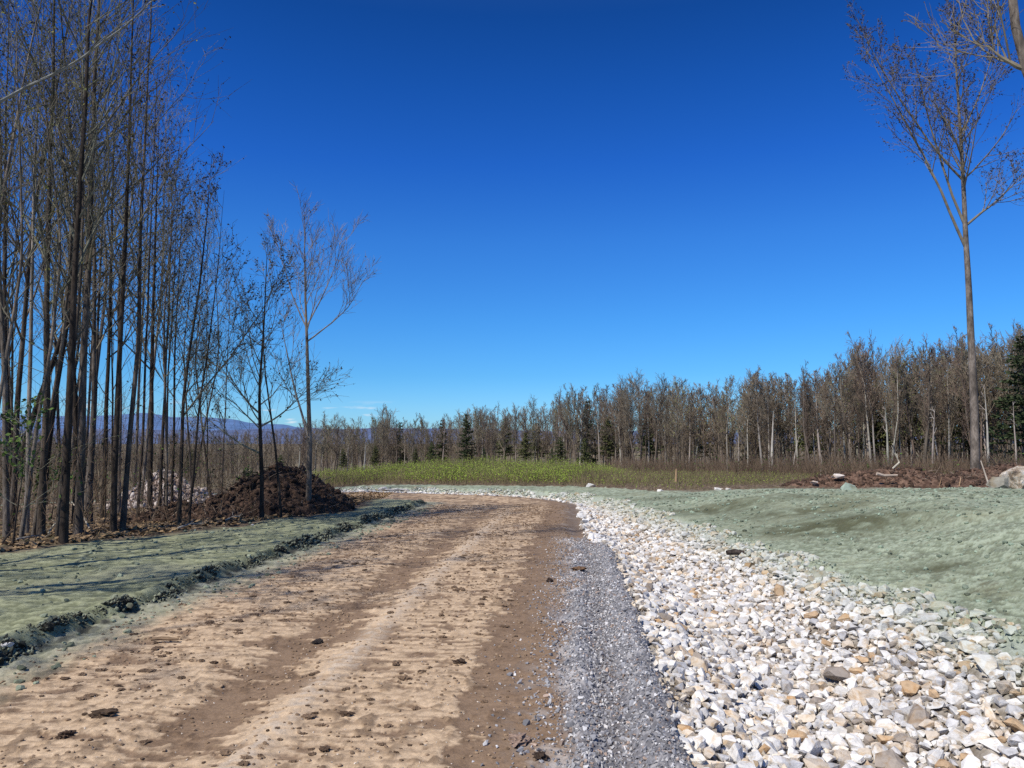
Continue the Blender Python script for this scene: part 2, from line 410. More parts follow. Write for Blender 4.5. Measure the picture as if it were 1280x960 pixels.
c_road = mix(c_road, np.array([.032, .032, .026]), lip_shade * .9); c_verge = mix(c_verge, np.array([.032, .032, .026]), np.minimum(1, lip_shade * .9))
C = c_floor.copy(); Zr = z_floor.copy()
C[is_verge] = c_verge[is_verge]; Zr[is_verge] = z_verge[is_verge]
C[is_bank] = c_bank[is_bank]; Zr[is_bank] = z_bank[is_bank]
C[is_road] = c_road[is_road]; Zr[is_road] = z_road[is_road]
C[is_ditch] = c_bed[is_ditch]; Zr[is_ditch] = z_bed[is_ditch]
near_gr = (is_road | is_grav) & (S < 14)
C[near_gr] = mix(c_road, c_grav, gsel)[near_gr]; Zr[near_gr] = (z_road * (1 - gsel) + z_grav * gsel)[near_gr]
# soft edges: verge to wood floor, bank to wood floor
ed = sm(X - vl, 0, .5); C[is_verge] = mix(c_floor * .8, c_verge, ed)[is_verge]
eb = sm(bank_lim - Y, 0, 2.2 + n_mid); C[is_bank] = mix(c_floor, c_bank, np.clip(eb + .25 * fib, 0, 1))[is_bank]
Zt = Z + Zr + np.where(U < -3.9, lipz, 0)
Zt = Zt - .10 * sm(np.hypot(X, Y), 50, 60)
V = np.stack([X, Y, Zt], -1).reshape(-1, 3); CC = C.reshape(-1, 3)
nr = len(dd)
I = np.arange(nr * NC).reshape(nr, NC)
Q = np.stack([I[:-1, :-1], I[:-1, 1:], I[1:, 1:], I[1:, :-1]], -1)
zone = np.zeros((nr, NC), int)
zone[is_verge] = 1; zone[is_bank] = 2; zone[is_road] = 3; zone[is_grav] = 4; zone[is_ditch] = 5
zq = zone[:-1, :-1]
for k, nm, mt in ((0, 'woodland_floor', M_floor), (1, 'seeded_verge', M_ground), (2, 'seeded_bank', M_ground), (3, 'dirt_road', M_ground), (4, 'gravel_shoulder', M_ground), (5, 'ditch_bed', M_ground)):
    q = Q[zq == k]; used = np.unique(q); rem = np.full(nr * NC, -1); rem[used] = np.arange(len(used))
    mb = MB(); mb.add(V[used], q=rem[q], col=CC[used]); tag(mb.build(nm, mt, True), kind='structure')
def top_z(x, y):
    """height of the finished near surface (sampled from the grid)"""
    x = np.asarray(x, float); y = np.asarray(y, float)
    r = np.clip(np.searchsorted(dd, y) - 1, 0, nr - 2); fr = np.clip((y - dd[r]) / (dd[r + 1] - dd[r]), 0, 1)
    c = (x / (np.maximum(y, 0) + 2.2) - tt[0]) / (tt[1] - tt[0]); ci = np.clip(c.astype(int), 0, NC - 2); fc = np.clip(c - ci, 0, 1)
    return (Zt[r, ci] * (1 - fr) + Zt[r + 1, ci] * fr) * (1 - fc) + (Zt[r, ci + 1] * (1 - fr) + Zt[r + 1, ci + 1] * fr) * fc

# the ground sheet to the horizon
ra = np.concatenate([[0], np.geomspace(6, 9000, 150)]); an = np.linspace(0, 2 * PI, 241)
RA, AN = np.meshgrid(ra, an, indexing='ij'); gx, gy = RA * np.sin(AN), RA * np.cos(AN)
gzv = base_h(gx, gy) - np.where(RA < 60, .55, .0) * (1 - sm(RA, 52, 60))
gc = mix((.11, .08, .05), (.20, .16, .085), sm(fbm(gx * .2, gy * .2, 3, 61), -.4, .4))
mb = MB(); I2 = np.arange(gx.size).reshape(gx.shape)
mb.add(np.stack([gx, gy, gzv], -1), q=np.stack([I2[:-1, :-1], I2[1:, :-1], I2[1:, 1:], I2[:-1, 1:]], -1).reshape(-1, 4), col=gc.reshape(-1, 3))
tag(mb.build('ground', M_floor, True), kind='structure')

# ------------------------------------------------------------------ distant hills
def hills(name, D, prof, depth, col, seed):
    xs = np.linspace(-400, 1700, 260); top = np.interp(xs, [p[0] for p in prof], [p[1] for p in prof]) + 2.2 * fbm(xs * .03, xs * 0, 4, seed)
    rows = 24; mb = MB(); vv = []; cc = []
    for r in range(rows):
        f = r / (rows - 1)
        for i, x in enumerate(xs):
            p = at(x, top[i], D); hgt = p[2] + 25
            yy = D - depth * (1 - f) + 60 * fbm(x * .02, f * 3., 3, seed + 1)
            zz = -25 + hgt * (f ** .8) + (hgt * .09) * fbm(x * .035, f * 4., 4, seed + 2) * (1 - f)
            vv.append((p[0] * yy / D if f < 1 else p[0], yy, zz)); cc.append(col)
    I = np.arange(rows * len(xs)).reshape(rows, -1)
    mb.add(np.array(vv), q=np.stack([I[:-1, :-1], I[:-1, 1:], I[1:, 1:], I[1:, :-1]], -1).reshape(-1, 4), col=np.array(cc))
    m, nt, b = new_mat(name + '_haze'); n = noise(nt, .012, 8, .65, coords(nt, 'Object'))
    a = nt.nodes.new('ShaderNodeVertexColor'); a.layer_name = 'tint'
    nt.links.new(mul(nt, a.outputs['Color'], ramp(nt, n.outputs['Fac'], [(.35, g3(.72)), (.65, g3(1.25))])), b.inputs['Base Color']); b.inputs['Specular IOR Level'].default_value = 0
    return tag(mb.build(name, m, True), kind='structure')
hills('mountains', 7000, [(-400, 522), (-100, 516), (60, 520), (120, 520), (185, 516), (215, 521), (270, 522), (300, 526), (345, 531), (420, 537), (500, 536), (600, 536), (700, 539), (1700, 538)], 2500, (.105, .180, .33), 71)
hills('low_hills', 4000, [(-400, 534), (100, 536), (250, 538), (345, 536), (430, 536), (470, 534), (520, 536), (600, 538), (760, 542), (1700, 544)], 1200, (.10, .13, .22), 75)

# ------------------------------------------------------------------ ditch stones
g = np.random.default_rng(11); pr = random.Random(5)
protos = [hull(pr.randint(12, 22), (1, pr.uniform(.66, .95), pr.uniform(.5, .8)), pr, pr.uniform(.25, .8)) for _ in range(40)]
proto_me = []
for v, t in protos:
    mb = MB(); mb.add(v, t=t); proto_me.append(mb.mesh('ditch_stone', M_stone))
cell = {}; stones = []
def try_add(u, s, r, pack):
    if s <= A0: x = u * CT + s * ST; y = s * CT - u * ST
    else: x, y = map(float, uv_xy(u, s))
    ci, cj = int(x // .3), int(y // .3)
    for a in (-1, 0, 1):
        for b in (-1, 0, 1):
            for (x2, y2, r2) in cell.get((ci + a, cj + b), ()):
                if (x - x2) ** 2 + (y - y2) ** 2 < (pack * (r + r2)) ** 2: return False
    cell.setdefault((ci, cj), []).append((x, y, r)); stones.append((x, y, r, u, s)); return True
for (r0, r1, tries, smax) in ((.090, .118, 200, 30), (.065, .090, 2300, 34), (.048, .065, 11000, 36), (.036, .048, 26000, 36), (.025, .036, 34000, 15)):
    sp = g.random(tries)
    for i in range(tries):
        s = 1.2 + (smax - 1.2) * sp[i] ** 1.25
        a = float(edge_rip_l(s)) - .03; b = float(edge_rip_r(s)) + .12; u = a + (b - a) * random.random()
        e = .13 * math.sin(u * 3.1 + s * 2.3) + .10 * math.sin(s * 5.1 + 1.7 * u)
        if u > b - .12 + e or u < a + .06 + e * .6: continue
        r = g.uniform(r0, r1)
        if r > .08 and g.random() < .55 * (1 - (u - a) / (b - a)): continue      # the biggest lie along the bank side and the near end
        try_add(u, s, r, .66)
ST_ = np.array(stones); n = len(ST_)
px_, py_, pr_, pu_, ps_ = ST_.T
pz_ = top_z(px_, py_) + pr_ * g.uniform(-.05, .3, n) * (1 - .8 * sm(pu_, edge_rip_r(ps_) - .5, edge_rip_r(ps_))) + .015
fr = sm(pu_, edge_rip_r(ps_) - .8, edge_rip_r(ps_) - .05) * (.45 + .55 * g.random(n))
kind = g.random(n)
cols = np.zeros((n, 3)); names = []
for i in range(n):
    k = kind[i]; j = g.uniform(.88, 1.12)
    if k < .60: c = np.array([.735, .71, .665]); nm = 'w'
    elif k < .76: c = np.array([.53, .515, .50]); nm = 'g'
    elif k < .91: c = np.array([.62, .53, .42]); nm = 't'
    elif k < .955: c = np.array([.50, .35, .21]); nm = 'r'
    else: c = np.array([.34, .29, .24]); nm = 'd'
    cols[i] = np.minimum(c * j, .82); names.append(nm)
cols = cols * (1 - fr[:, None] * .75) + np.array([.33, .37, .27]) * fr[:, None] * .75
scl = np.stack([pr_ * g.uniform(1.0, 1.35, n), pr_ * g.uniform(.95, 1.2, n), pr_ * g.uniform(.85, 1.2, n)], 1)
vis = (np.abs(px_ / np.maximum(py_, .1)) < .69) & (py_ > 3.55)
size = np.where(vis, pr_ / py_, 0)
top300 = set(np.argsort(-size)[:296].tolist())
LAB = {'w': ('white angular quarry stone among those lining the ditch', 'white stones lining the ditch'), 'g': ('light grey angular quarry stone lining the ditch', 'grey stones lining the ditch'),
       't': ('tan stained angular quarry stone lining the ditch', 'tan stones lining the ditch'), 'r': ('rust orange angular quarry stone lining the ditch', 'rust orange stones lining the ditch'),
       'd': ('dark brown angular stone among the white ditch stones', 'dark stones lining the ditch'), 'n': ('green dusted quarry stone at the upper edge of the ditch', 'green dusted stones along the ditch edge')}
Rm = rots(g, n, .5)
from mathutils import Matrix
for i in top300:
    o = bpy.data.objects.new('ditch_stone', proto_me[int(g.integers(0, len(protos)))]); COL.objects.link(o)
    m = Matrix(Rm[i].tolist()).to_4x4() @ Matrix.Diagonal((*scl[i], 1)); m.translation = (px_[i], py_[i], pz_[i]); o.matrix_world = m
    o.color = (*cols[i], 1); L = LAB['n' if fr[i] > .45 else names[i]]; tag(o, L[0], 'stone', L[1])
rest = np.array([i for i in range(n) if i not in top300])
mb = MB(); scatter(mb, protos, np.stack([px_, py_, pz_], 1)[rest], scl[rest], g, cols[rest], .5)
# chips between the stones
chips = [hull(pr.randint(7, 9), (1, .8, .6), pr) for _ in range(12)]
m_ = 7000; s_ = 1.5 + 13 * g.random(m_) ** 1.2; u_ = edge_rip_l(s_) - .05 + (edge_rip_r(s_) + .12 - edge_rip_l(s_)) * g.random(m_)
x_, y_ = uv_xy(u_, s_); r_ = g.uniform(.012, .034, m_)
cc = np.array([.64, .60, .54])[None] * g.uniform(.6, 1.25, (m_, 1)) * np.array([1, .96, .9])[None] ** g.uniform(0, 3, (m_, 1))
fg = sm(u_, edge_rip_r(s_) - .8, edge_rip_r(s_))[:, None]; cc = cc * (1 - .8 * fg) + np.array([.31, .38, .29]) * .8 * fg
scatter(mb, chips, np.stack([x_, y_, top_z(x_, y_) + r_ * .3 + .012], 1), np.repeat(r_[:, None], 3, 1), g, np.minimum(cc, .8))
tag(mb.build('ditch_stones', M_stone_bed), 'bed of white angular quarry stones lining the roadside ditch', 'stones', kind='stuff')

# loose gravel of the shoulder and pebbles on the road
mb = MB(); m_ = 24000
s_ = 1.8 + 11.6 * g.random(m_) ** 1.5; u_ = np.clip(g.normal(.25, .26, m_), -.7, .72)
x_, y_ = uv_xy(u_, s_); r_ = g.uniform(.006, .0175, m_) * (1 + .8 * (g.random(m_) > .93))
br = g.random(m_)[:, None]; cc = np.where(br < .62, np.array([[.24, .235, .24]]), np.where(br < .90, np.array([[.52, .50, .48]]), np.array([[.36, .27, .21]]))) * g.uniform(.6, 1.35, (m_, 1))
scatter(mb, chips, np.stack([x_, y_, top_z(x_, y_) + r_ * .25], 1), np.repeat(r_[:, None], 3, 1), g, cc)
m_ = 2600; s_ = 2 + 14 * g.random(m_) ** 1.4; u_ = -4 + 4 * g.random(m_) ** .55
x_, y_ = uv_xy(u_, s_); r_ = g.uniform(.004, .010, m_)
cc = np.array([.52, .44, .35])[None] * g.uniform(.6, 1.3, (m_, 1)) * np.ones((1, 3))
scatter(mb, chips, np.stack([x_, y_, top_z(x_, y_) + r_ * .2], 1), np.repeat(r_[:, None], 3, 1), g, cc)
tag(mb.build('gravel', M_chip), 'loose blue grey crushed gravel along the right road edge', 'gravel', kind='stuff')

# ------------------------------------------------------------------ clods of earth
lumps = [lump(3, 1.1, k, 2.6) for k in range(12)]
m_ = 5200; s_ = 2.2 + 19 * g.random(m_) ** 1.1; u_ = g.uniform(-3.9, -.15, m_); x_, y_ = uv_xy(u_, s_)
dens = fbm(x_ * .9, y_ * .9, 3, 91) + .6 * np.exp(-((u_ + 1.1) / .45) ** 2) + .45 * np.exp(-((u_ + 2.9) / .4) ** 2) - .5 * np.exp(-((u_ + 2.1) / .25) ** 2) - .5 * sm(u_, -.6, -.3)
keep = dens + g.normal(0, .25, m_) > .32
x_, y_, u_, s_ = x_[keep], y_[keep], u_[keep], s_[keep]; m_ = len(x_)
r_ = .005 + .020 * g.random(m_) ** 4.5 + .0005 * y_
z_ = top_z(x_, y_) + r_ * .16
sc_ = np.stack([r_ * g.uniform(.9, 1.7, m_), r_ * g.uniform(.8, 1.2, m_), r_ * g.uniform(.35, .6, m_)], 1)
cc = mix((.12, .076, .047), (.27, .18, .112), g.random(m_))
sz = np.where((np.abs(x_ / y_) < .68) & (y_ > 3.6), r_ / y_, 0)
big = set(np.argsort(-sz)[:190].tolist())
lm = []
for (v, t) in lumps:
    a = MB(); a.add(v, t=t, col=np.ones((len(v), 3)) * .5); lm.append(a)
def clod_mat():
    m, nt, b = new_mat('dirt_clod'); oi = nt.nodes.new('ShaderNodeObjectInfo'); n = noise(nt, 3.5, 6, .7, coords(nt, 'Object'))
    nt.links.new(mul(nt, oi.outputs['Color'], ramp(nt, n.outputs['Fac'], [(.3, g3(.6)), (.7, g3(1.4))])), b.inputs['Base Color'])
    bump(nt, b, n.outputs['Fac'], 1, .012); return m
M_clod = clod_mat(); lm = [a.mesh('dirt_clod', M_clod) for a in lm]
for i in big:
    o = bpy.data.objects.new('dirt_clod', lm[int(g.integers(0, 12))]); COL.objects.link(o)
    o.location = (x_[i], y_[i], z_[i]); o.scale = sc_[i]; o.rotation_euler = (0, 0, g.uniform(-.5, .5)); o.color = (*cc[i], 1)
    tag(o, 'small crumbly brown dirt clod lying on the tan dirt road', 'dirt clod', 'dirt clods scattered over the road')
def one_clod(px, py, r, col, label, name='dirt_clod', flat=.6, cat='dirt clod', k=0):
    p = hit(px, py); o = bpy.data.objects.new(name, lm[k]); COL.objects.link(o)
    o.location = (p[0], p[1], float(top_z(p[0], p[1])) + r * flat * .5); o.scale = (r * 1.25, r, r * flat); o.rotation_euler = (0, 0, k); o.color = (*col, 1); return tag(o, label, cat)
one_clod(397, 801, .034, (.045, .035, .03), 'near black clod alone on the brown track in the middle of the road', flat=.6, k=1)
one_clod(648, 927, .045, (.33, .23, .17), 'pinkish tan loose stone low on the damp right side of the road', 'road_stone', .6, 'stone', 4)
one_clod(724, 716, .07, (.17, .10, .055), 'brown clump of soil lying on top of the grey gravel shoulder', flat=.3, k=3)
one_clod(687, 726, .032, (.06, .04, .03), 'dark clod at the right edge of the road beside the gravel', flat=.8, k=5)
one_clod(676, 946, .026, (.075, .05, .035), 'dark reddish clod at the foot of the road next to the gravel', flat=.8, k=6)
one_clod(130, 896, .05, (.10, .065, .04), 'largest flat brown clod in the lower left of the road', flat=.4, k=7)
one_clod(82, 921, .036, (.11, .07, .045), 'brown clod below the largest flat clod on the left of the road', flat=.5, k=8)
one_clod(575, 830, .036, (.10, .065, .042), 'lumpy dark brown clod on the pale crust right of the road centre', flat=.55, k=9)
p = hit(404, 809); mb = MB(); v, q = tubes(np.array([[(-.10, 0, 0), (-.03, .004, .006), (.04, -.003, .004), (.11, .006, 0)]]), np.array([[.012, .016, .015, .010]]), 6); mb.add(v, q=q)
o = mb.build('broken_stick', M_wood); o.location = (at(205, 806, 1)[0] * 0 + hit(205, 805)[0], hit(205, 805)[1], gz(hit(205, 805)[0], hit(205, 805)[1]) + .03); tag(o, 'short brown broken stick lying on the left of the road', 'stick')
p = hit(919, 699); mb = MB(); v, q = tubes(np.array([[(-.12, 0, 0), (0, .01, .01), (.13, 0, 0)]]), np.array([[.035, .045, .03]]), 7); mb.add(v, q=q)
o = mb.build('broken_stick', M_bark_dark); o.location = (p[0], p[1], float(top_z(p[0], p[1])) + .12); tag(o, 'short dark piece of wood lying on the white ditch stones', 'stick')

mb = MB()
sel = np.array([i for i in range(m_) if i not in big]); scatter(mb, [lump(1, .6, k) for k in range(8)], np.stack([x_, y_, z_], 1)[sel], sc_[sel], g, cc[sel], .3)
m2 = 9000; s2 = 1.8 + 19 * g.random(m2) ** 1.2; u2 = g.uniform(-3.95, -.1, m2); x2, y2 = uv_xy(u2, s2); r2 = g.uniform(.004, .012, m2) + .0003 * y2
k2 = fbm(x2 * 1.6, y2 * 1.6, 3, 92) + g.normal(0, .3, m2) > -.05
c2 = mix((.13, .085, .052), (.36, .25, .155), g.random(m2))
scatter(mb, [lump(1, .6, k) for k in range(8)], np.stack([x2, y2, top_z(x2, y2) + r2 * .2], 1)[k2], np.stack([r2 * 1.2, r2, r2 * .7], 1)[k2], g, c2[k2], .5)
# crumbs on the sprayed slopes
m3 = 12000; x3 = g.uniform(1, 19, m3); y3 = 3 + 19 * g.random(m3); u3, s3 = road_uv(x3, y3); k3 = (u3 > edge_rip_r(s3) + .05) & (fbm(x3 * .9, y3 * .9, 3, 93) + g.normal(0, .25, m3) > .05)
m4 = 3200; x4 = g.uniform(-9, -1.5, m4); y4 = 3 + 16 * g.random(m4); u4, s4 = road_uv(x4, y4); k4 = (u4 < -3.5) & (x4 > verge_left(y4)) & (g.random(m4) < np.where(u4 > -4.2, 1, .45))
for (xx, yy, kk, c0, c1) in ((x3, y3, k3, (.10, .11, .075), (.31, .38, .28)), (x4, y4, k4, (.11, .12, .08), (.30, .33, .23))):
    xx, yy = xx[kk], yy[kk]; rr = .006 + .022 * g.random(len(xx)) ** 2.5 + .0006 * yy
    scatter(mb, [lump(1, .6, k) for k in range(8)], np.stack([xx, yy, top_z(xx, yy) + rr * .3], 1), np.stack([rr * 1.2, rr, rr * .8], 1), g, mix(c0, c1, g.random(len(xx))), .5)
tag(mb.build('soil_crumbs', M_crumb), 'fine crumbs of soil scattered over the road and sprayed slopes', 'soil crumbs', kind='stuff')

# the scraped soil ridge along the left road edge
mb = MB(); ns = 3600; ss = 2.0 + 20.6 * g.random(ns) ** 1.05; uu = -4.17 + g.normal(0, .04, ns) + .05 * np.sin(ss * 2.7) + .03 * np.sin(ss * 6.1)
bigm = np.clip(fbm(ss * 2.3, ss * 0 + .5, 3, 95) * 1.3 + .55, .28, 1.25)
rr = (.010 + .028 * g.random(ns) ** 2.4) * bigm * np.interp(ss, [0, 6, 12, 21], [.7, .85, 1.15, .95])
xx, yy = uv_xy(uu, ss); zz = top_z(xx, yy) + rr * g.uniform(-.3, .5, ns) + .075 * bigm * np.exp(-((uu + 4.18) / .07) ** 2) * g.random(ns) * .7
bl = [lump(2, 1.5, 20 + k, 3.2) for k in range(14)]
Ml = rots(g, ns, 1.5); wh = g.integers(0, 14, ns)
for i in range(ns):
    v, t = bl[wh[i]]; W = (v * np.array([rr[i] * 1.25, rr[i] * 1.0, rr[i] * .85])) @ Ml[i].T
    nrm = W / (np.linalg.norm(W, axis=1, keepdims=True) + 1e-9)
    f = sm(.8 * nrm[:, 2] - .7 * nrm[:, 0] + .1 * nrm[:, 1] + .25 * g.normal(), -.15, .55)          # spray hit the verge side and top; shade is painted on the rest
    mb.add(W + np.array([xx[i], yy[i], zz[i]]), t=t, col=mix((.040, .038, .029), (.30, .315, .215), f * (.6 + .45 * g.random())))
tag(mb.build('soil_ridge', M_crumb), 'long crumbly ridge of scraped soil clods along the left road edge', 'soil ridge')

# ------------------------------------------------------------------ trees
def grow(g, Sx, Dx, L, n, wob, trop):
    B = len(Sx); P = np.zeros((B, n, 3)); P[:, 0] = Sx; d = Dx / np.linalg.norm(Dx, axis=1, keepdims=True)
    for i in range(1, n):
        d = d + g.normal(0, wob, (B, 3)); d[:, 2] += trop; d /= np.linalg.norm(d, axis=1, keepdims=True)
        P[:, i] = P[:, i - 1] + d * (L / (n - 1))[:, None]
    return P
def spawn(g, P, R, m, t0, t1, ang, asd, lenf, radf, tpow=1.0):
    B, n, _ = P.shape
    t = t0 + (t1 - t0) * ((np.arange(m)[None] + g.random((B, m))) / m) ** tpow
    f = t * (n - 1); i = np.clip(f.astype(int), 0, n - 2); w = (f - i)[..., None]; bi = np.arange(B)[:, None]
    s = P[bi, i] * (1 - w) + P[bi, i + 1] * w; d = P[bi, i + 1] - P[bi, i]; d /= np.linalg.norm(d, axis=2, keepdims=True) + 1e-9
    r = R[bi, i] * (1 - w[..., 0]) + R[bi, i + 1] * w[..., 0]
    ref = g.normal(0, 1, d.shape); pp = np.cross(d, ref); pp /= np.linalg.norm(pp, axis=2, keepdims=True) + 1e-9
    a = np.clip(g.normal(ang, asd, t.shape), .12, 1.5)[..., None]
    nd = d * np.cos(a) + pp * np.sin(a)
    return s.reshape(-1, 3), nd.reshape(-1, 3), t.reshape(-1), r.reshape(-1) * radf, np.repeat(np.arange(B), m)
def taper(r0, n, end=.25): return r0[:, None] * np.linspace(1, end, n)[None]
def leaves(g, mb, P, per, size, mat, prob=1.0):
    B, n, _ = P.shape; t = g.uniform(.25, 1, (B, per)); f = t * (n - 1); i = np.clip(f.astype(int), 0, n - 2); w = (f - i)[..., None]; bi = np.arange(B)[:, None]
    c = (P[bi, i] * (1 - w) + P[bi, i + 1] * w).reshape(-1, 3); c = c[g.random(len(c)) < prob]
    if not len(c): return
    a = g.normal(0, 1, c.shape); a /= np.linalg.norm(a, axis=1, keepdims=True); b = np.cross(a, g.normal(0, 1, c.shape)); b /= np.linalg.norm(b, axis=1, keepdims=True)
    s = size * g.uniform(.6, 1.35, len(c))[:, None]
    c = c + a * s * .5
    V = np.stack([c - a * s * .5, c + b * s * .32, c + a * s * .5, c - b * s * .32], 1)
    mb.add(V.reshape(-1, 3), q=np.arange(len(c) * 4).reshape(-1, 4), mat=mat)

def tree_meshes(seed, path, r0, crown=.42, n1=18, n2=7, n3=5, spread=.26, ang=.62, leaf=None, lp=.5, ls=.045, bark=None, twig=None, forks=(), sides=10, low=0, per=2, tr=.0035, up=.10):
    """path: trunk points (base at origin). returns trunk mesh, crown mesh"""
    g = np.random.default_rng(seed); path = np.asarray(path, float); H = path[-1, 2]
    n = 22; tq = np.linspace(0, 1, n); cum = np.concatenate([[0], np.cumsum(np.linalg.norm(np.diff(path, axis=0), axis=1))]); cum /= cum[-1]
    P = np.stack([np.interp(tq, cum, path[:, k]) for k in range(3)], 1)
    wob = np.cumsum(g.normal(0, .010 * H / 9, (n, 2)), 0); wob -= np.linspace(0, 1, n)[:, None] * wob[-1]; P[:, :2] += wob
    P[1:-1] = (P[:-2] + 2 * P[1:-1] + P[2:]) / 4
    R = r0 * (1 - .93 * tq ** 1.15); R[0] *= 1.25; R[1] *= 1.05
    tb = MB(); P0 = P.copy(); P0[0, 2] -= .15
    v, q = tubes(P0[None], R[None], sides); tb.add(v, q=q)
    cb = MB(); Pt, Rt = P[None], R[None]
    stems = [(Pt, Rt)]
    for (tf, az, an, lf) in forks:                                        # big limbs / second stems
        i = int(tf * (n - 1)); d = np.array([[math.cos(az) * math.sin(an), math.sin(az) * math.sin(an), math.cos(an)]])
        Pf = grow(g, P[i][None], d, np.array([lf * H]), 12, .05, .05); Rf = taper(np.array([R[i] * .62]), 12, .15)
        v, q = tubes(Pf, Rf, 7); cb.add(v, q=q, mat=0); stems.append((Pf, Rf))
    for k, (Ps, Rs) in enumerate(stems):
        m = n1 if k == 0 else max(5, n1 // 2)
        s, d, t, r, par = spawn(g, Ps, Rs, m, crown if k == 0 else .25, .97, ang, .16, 1, .5)
        L1 = spread * H * (1.15 - .8 * (t - .0) ** 1.6) * g.uniform(.6, 1.25, len(t)) * (1 if k == 0 else .7)
        P1 = grow(g, s, d, L1, 8, .09, up); R1 = taper(np.maximum(r, tr * 1.8), 8, .22)
        if low and k == 0:                                                # thin low side shoots
            s, d, t, r, _ = spawn(g, Ps, Rs, low, .08, crown, 1.1, .25, 1, .2)
            Pl = grow(g, s, d, .10 * H * g.uniform(.4, 1.3, len(t)), 6, .12, .05); Rl = taper(np.full(len(t), tr * 1.6), 6, .3)
            v, q = tubes(Pl, Rl, 4); cb.add(v, q=q, mat=0); st_low = Pl
            if leaf: leaves(g, cb, Pl, 6, ls, 1, lp)
        v, q = tubes(P1, R1, 5); cb.add(v, q=q, mat=0)
        s, d, t, r, par = spawn(g, P1, R1, n2, .18, 1, .58, .18, 1, .6)
        L2 = L1[par] * .52 * (1.1 - .6 * t) * g.uniform(.6, 1.3, len(t))
        P2 = grow(g, s, d, L2, 5, .10, .07); R2 = taper(np.maximum(r, tr * 1.25), 5, .3)
        v, q = tubes(P2, R2, 4); cb.add(v, q=q, mat=0)
        s, d, t, r, par = spawn(g, P2, R2, n3, .15, 1, .55, .2, 1, .6)
        L3 = np.maximum(L2[par] * .55, .16) * g.uniform(.5, 1.3, len(t))
        P3 = grow(g, s, d, L3, 3, .10, .06); R3 = taper(np.full(len(t), tr), 3, .45)
        v, q = tubes(P3, R3, 3); cb.add(v, q=q, mat=0)
        if leaf: leaves(g, cb, P3, per, ls, 1, lp)
    return tb, cb

def place_tree(name, loc, tm, cm, label, cat='tree', group=None, rz=0, sc=None):
    r = empty(name, loc, label, cat, group); r.rotation_euler = (0, 0, rz)
    if sc: r.scale = sc
    for nm, me in (('trunk', tm), ('crown', cm)):
        if me is None: continue
        o = bpy.data.objects.new(nm, me); COL.objects.link(o); o.parent = r
    return r
def px_tree(seed, pts, wpx, H, label, group=None, name='bare_tree', leaf=None, bark=None, twig=None, **kw):
    if seed < 113 or seed in (119, 121): kw.setdefault('spread', .22); kw.setdefault('crown', .33); kw['n2'] = 6; kw['n3'] = 4; wpx *= .74
    """a tree rooted where the photo shows its foot; pts are trunk pixels from the foot up"""
    p0 = hit(*pts[0]); D = p0[1]; path = [np.zeros(3)]
    for (a, b) in pts[1:]:
        p = at(a, b, D); path.append(np.array([p[0] - p0[0], 0, p[2] - p0[2]]))
    last = path[-1]; prev = path[-2]; dirv = (last - prev) / np.linalg.norm(last - prev); dirv = dirv * .55 + np.array([0, 0, .45]); dirv /= np.linalg.norm(dirv)
    yl = kw.pop('ylean', 0)
    if last[2] < H:
        rem = H - last[2]; path.append(last + dirv * rem / dirv[2])
    for q in path: q[1] = yl * q[2]
    r0 = wpx * D / FPX / 2
    tb, cb = tree_meshes(seed, path, r0, leaf=leaf, **kw)
    bark = bark or M_bark; twig = twig or M_twig
    return place_tree(name, (p0[0], p0[1], gz(p0[0], p0[1]) - .03), tb.mesh('trunk', bark, True), cb.mesh('crown', [twig, leaf or M_leaf_bud]), label, 'tree', group)

# the left wood: trunks that can be told apart
px_tree(101, [(53, 671), (56, 520), (60, 360), (66, 150)], 12, 11.5, 'grey barked tree with knot holes, left of the paired dark trunks in the wood', leaf=M_leaf_olive, lp=.55, low=6, n1=20)
px_tree(102, [(77, 681), (84, 520), (92, 360), (105, 150)], 13, 11.8, 'dark trunked tree standing furthest forward at the edge of the left wood', leaf=M_leaf_bud, lp=.4, bark=M_bark_dark, n1=18, low=5)
px_tree(103, [(97, 668), (103, 520), (113, 360), (120, 150)], 14, 12.5, 'thickest trunk of the left wood, mossy and straight, behind the foremost dark tree', leaf=M_leaf_spring, lp=.6, n1=22, low=6)
px_tree(104, [(141, 667), (146, 520), (152, 397), (158, 200)], 10, 11.2, 'tall straight tree, left one of the close pair at the wood edge', leaf=M_leaf_bud, lp=.5, bark=M_bark_dark, n1=20)
px_tree(105, [(152, 664), (160, 520), (169, 416), (180, 200)], 9, 11.0, 'tall slanting tree, right one of the close pair at the wood edge', leaf=M_leaf_bud, lp=.5, bark=M_bark, n1=20)
px_tree(106, [(128, 648), (132, 520), (137, 397), (141, 200)], 8, 11.0, 'tree with dark slender trunk just behind the close pair', leaf=M_leaf_spring, lp=.5, bark=M_bark_dark)
px_tree(107, [(187, 653), (190, 500), (192, 382), (196, 250)], 9, 8.6, 'wavy dark trunk at the start of the thinner trees, with a twin beside it', leaf=M_leaf_bud, lp=.6, bark=M_bark_dark, n1=18, crown=.36)
px_tree(108, [(197, 648), (203, 500), (210, 382), (214, 250)], 6, 8.3, 'slim tree leaning right beside the wavy dark trunk', leaf=M_leaf_bud, lp=.6, bark=M_bark_dark, crown=.36)
px_tree(109, [(223, 656), (229, 502), (236, 440), (251, 340)], 7, 7.2, 'forked tree whose left stem rises straight, in front of the pale rubble heap', leaf=M_leaf_bud, lp=.65, bark=M_bark_dark, crown=.30, forks=((.33, .4, .5, .55),), n1=16)
px_tree(110, [(214, 650), (218, 500), (221, 397), (226, 300)], 5, 7.4, 'thin dark tree immediately left of the forked tree', leaf=M_leaf_bud, lp=.6, bark=M_bark_dark, crown=.34)
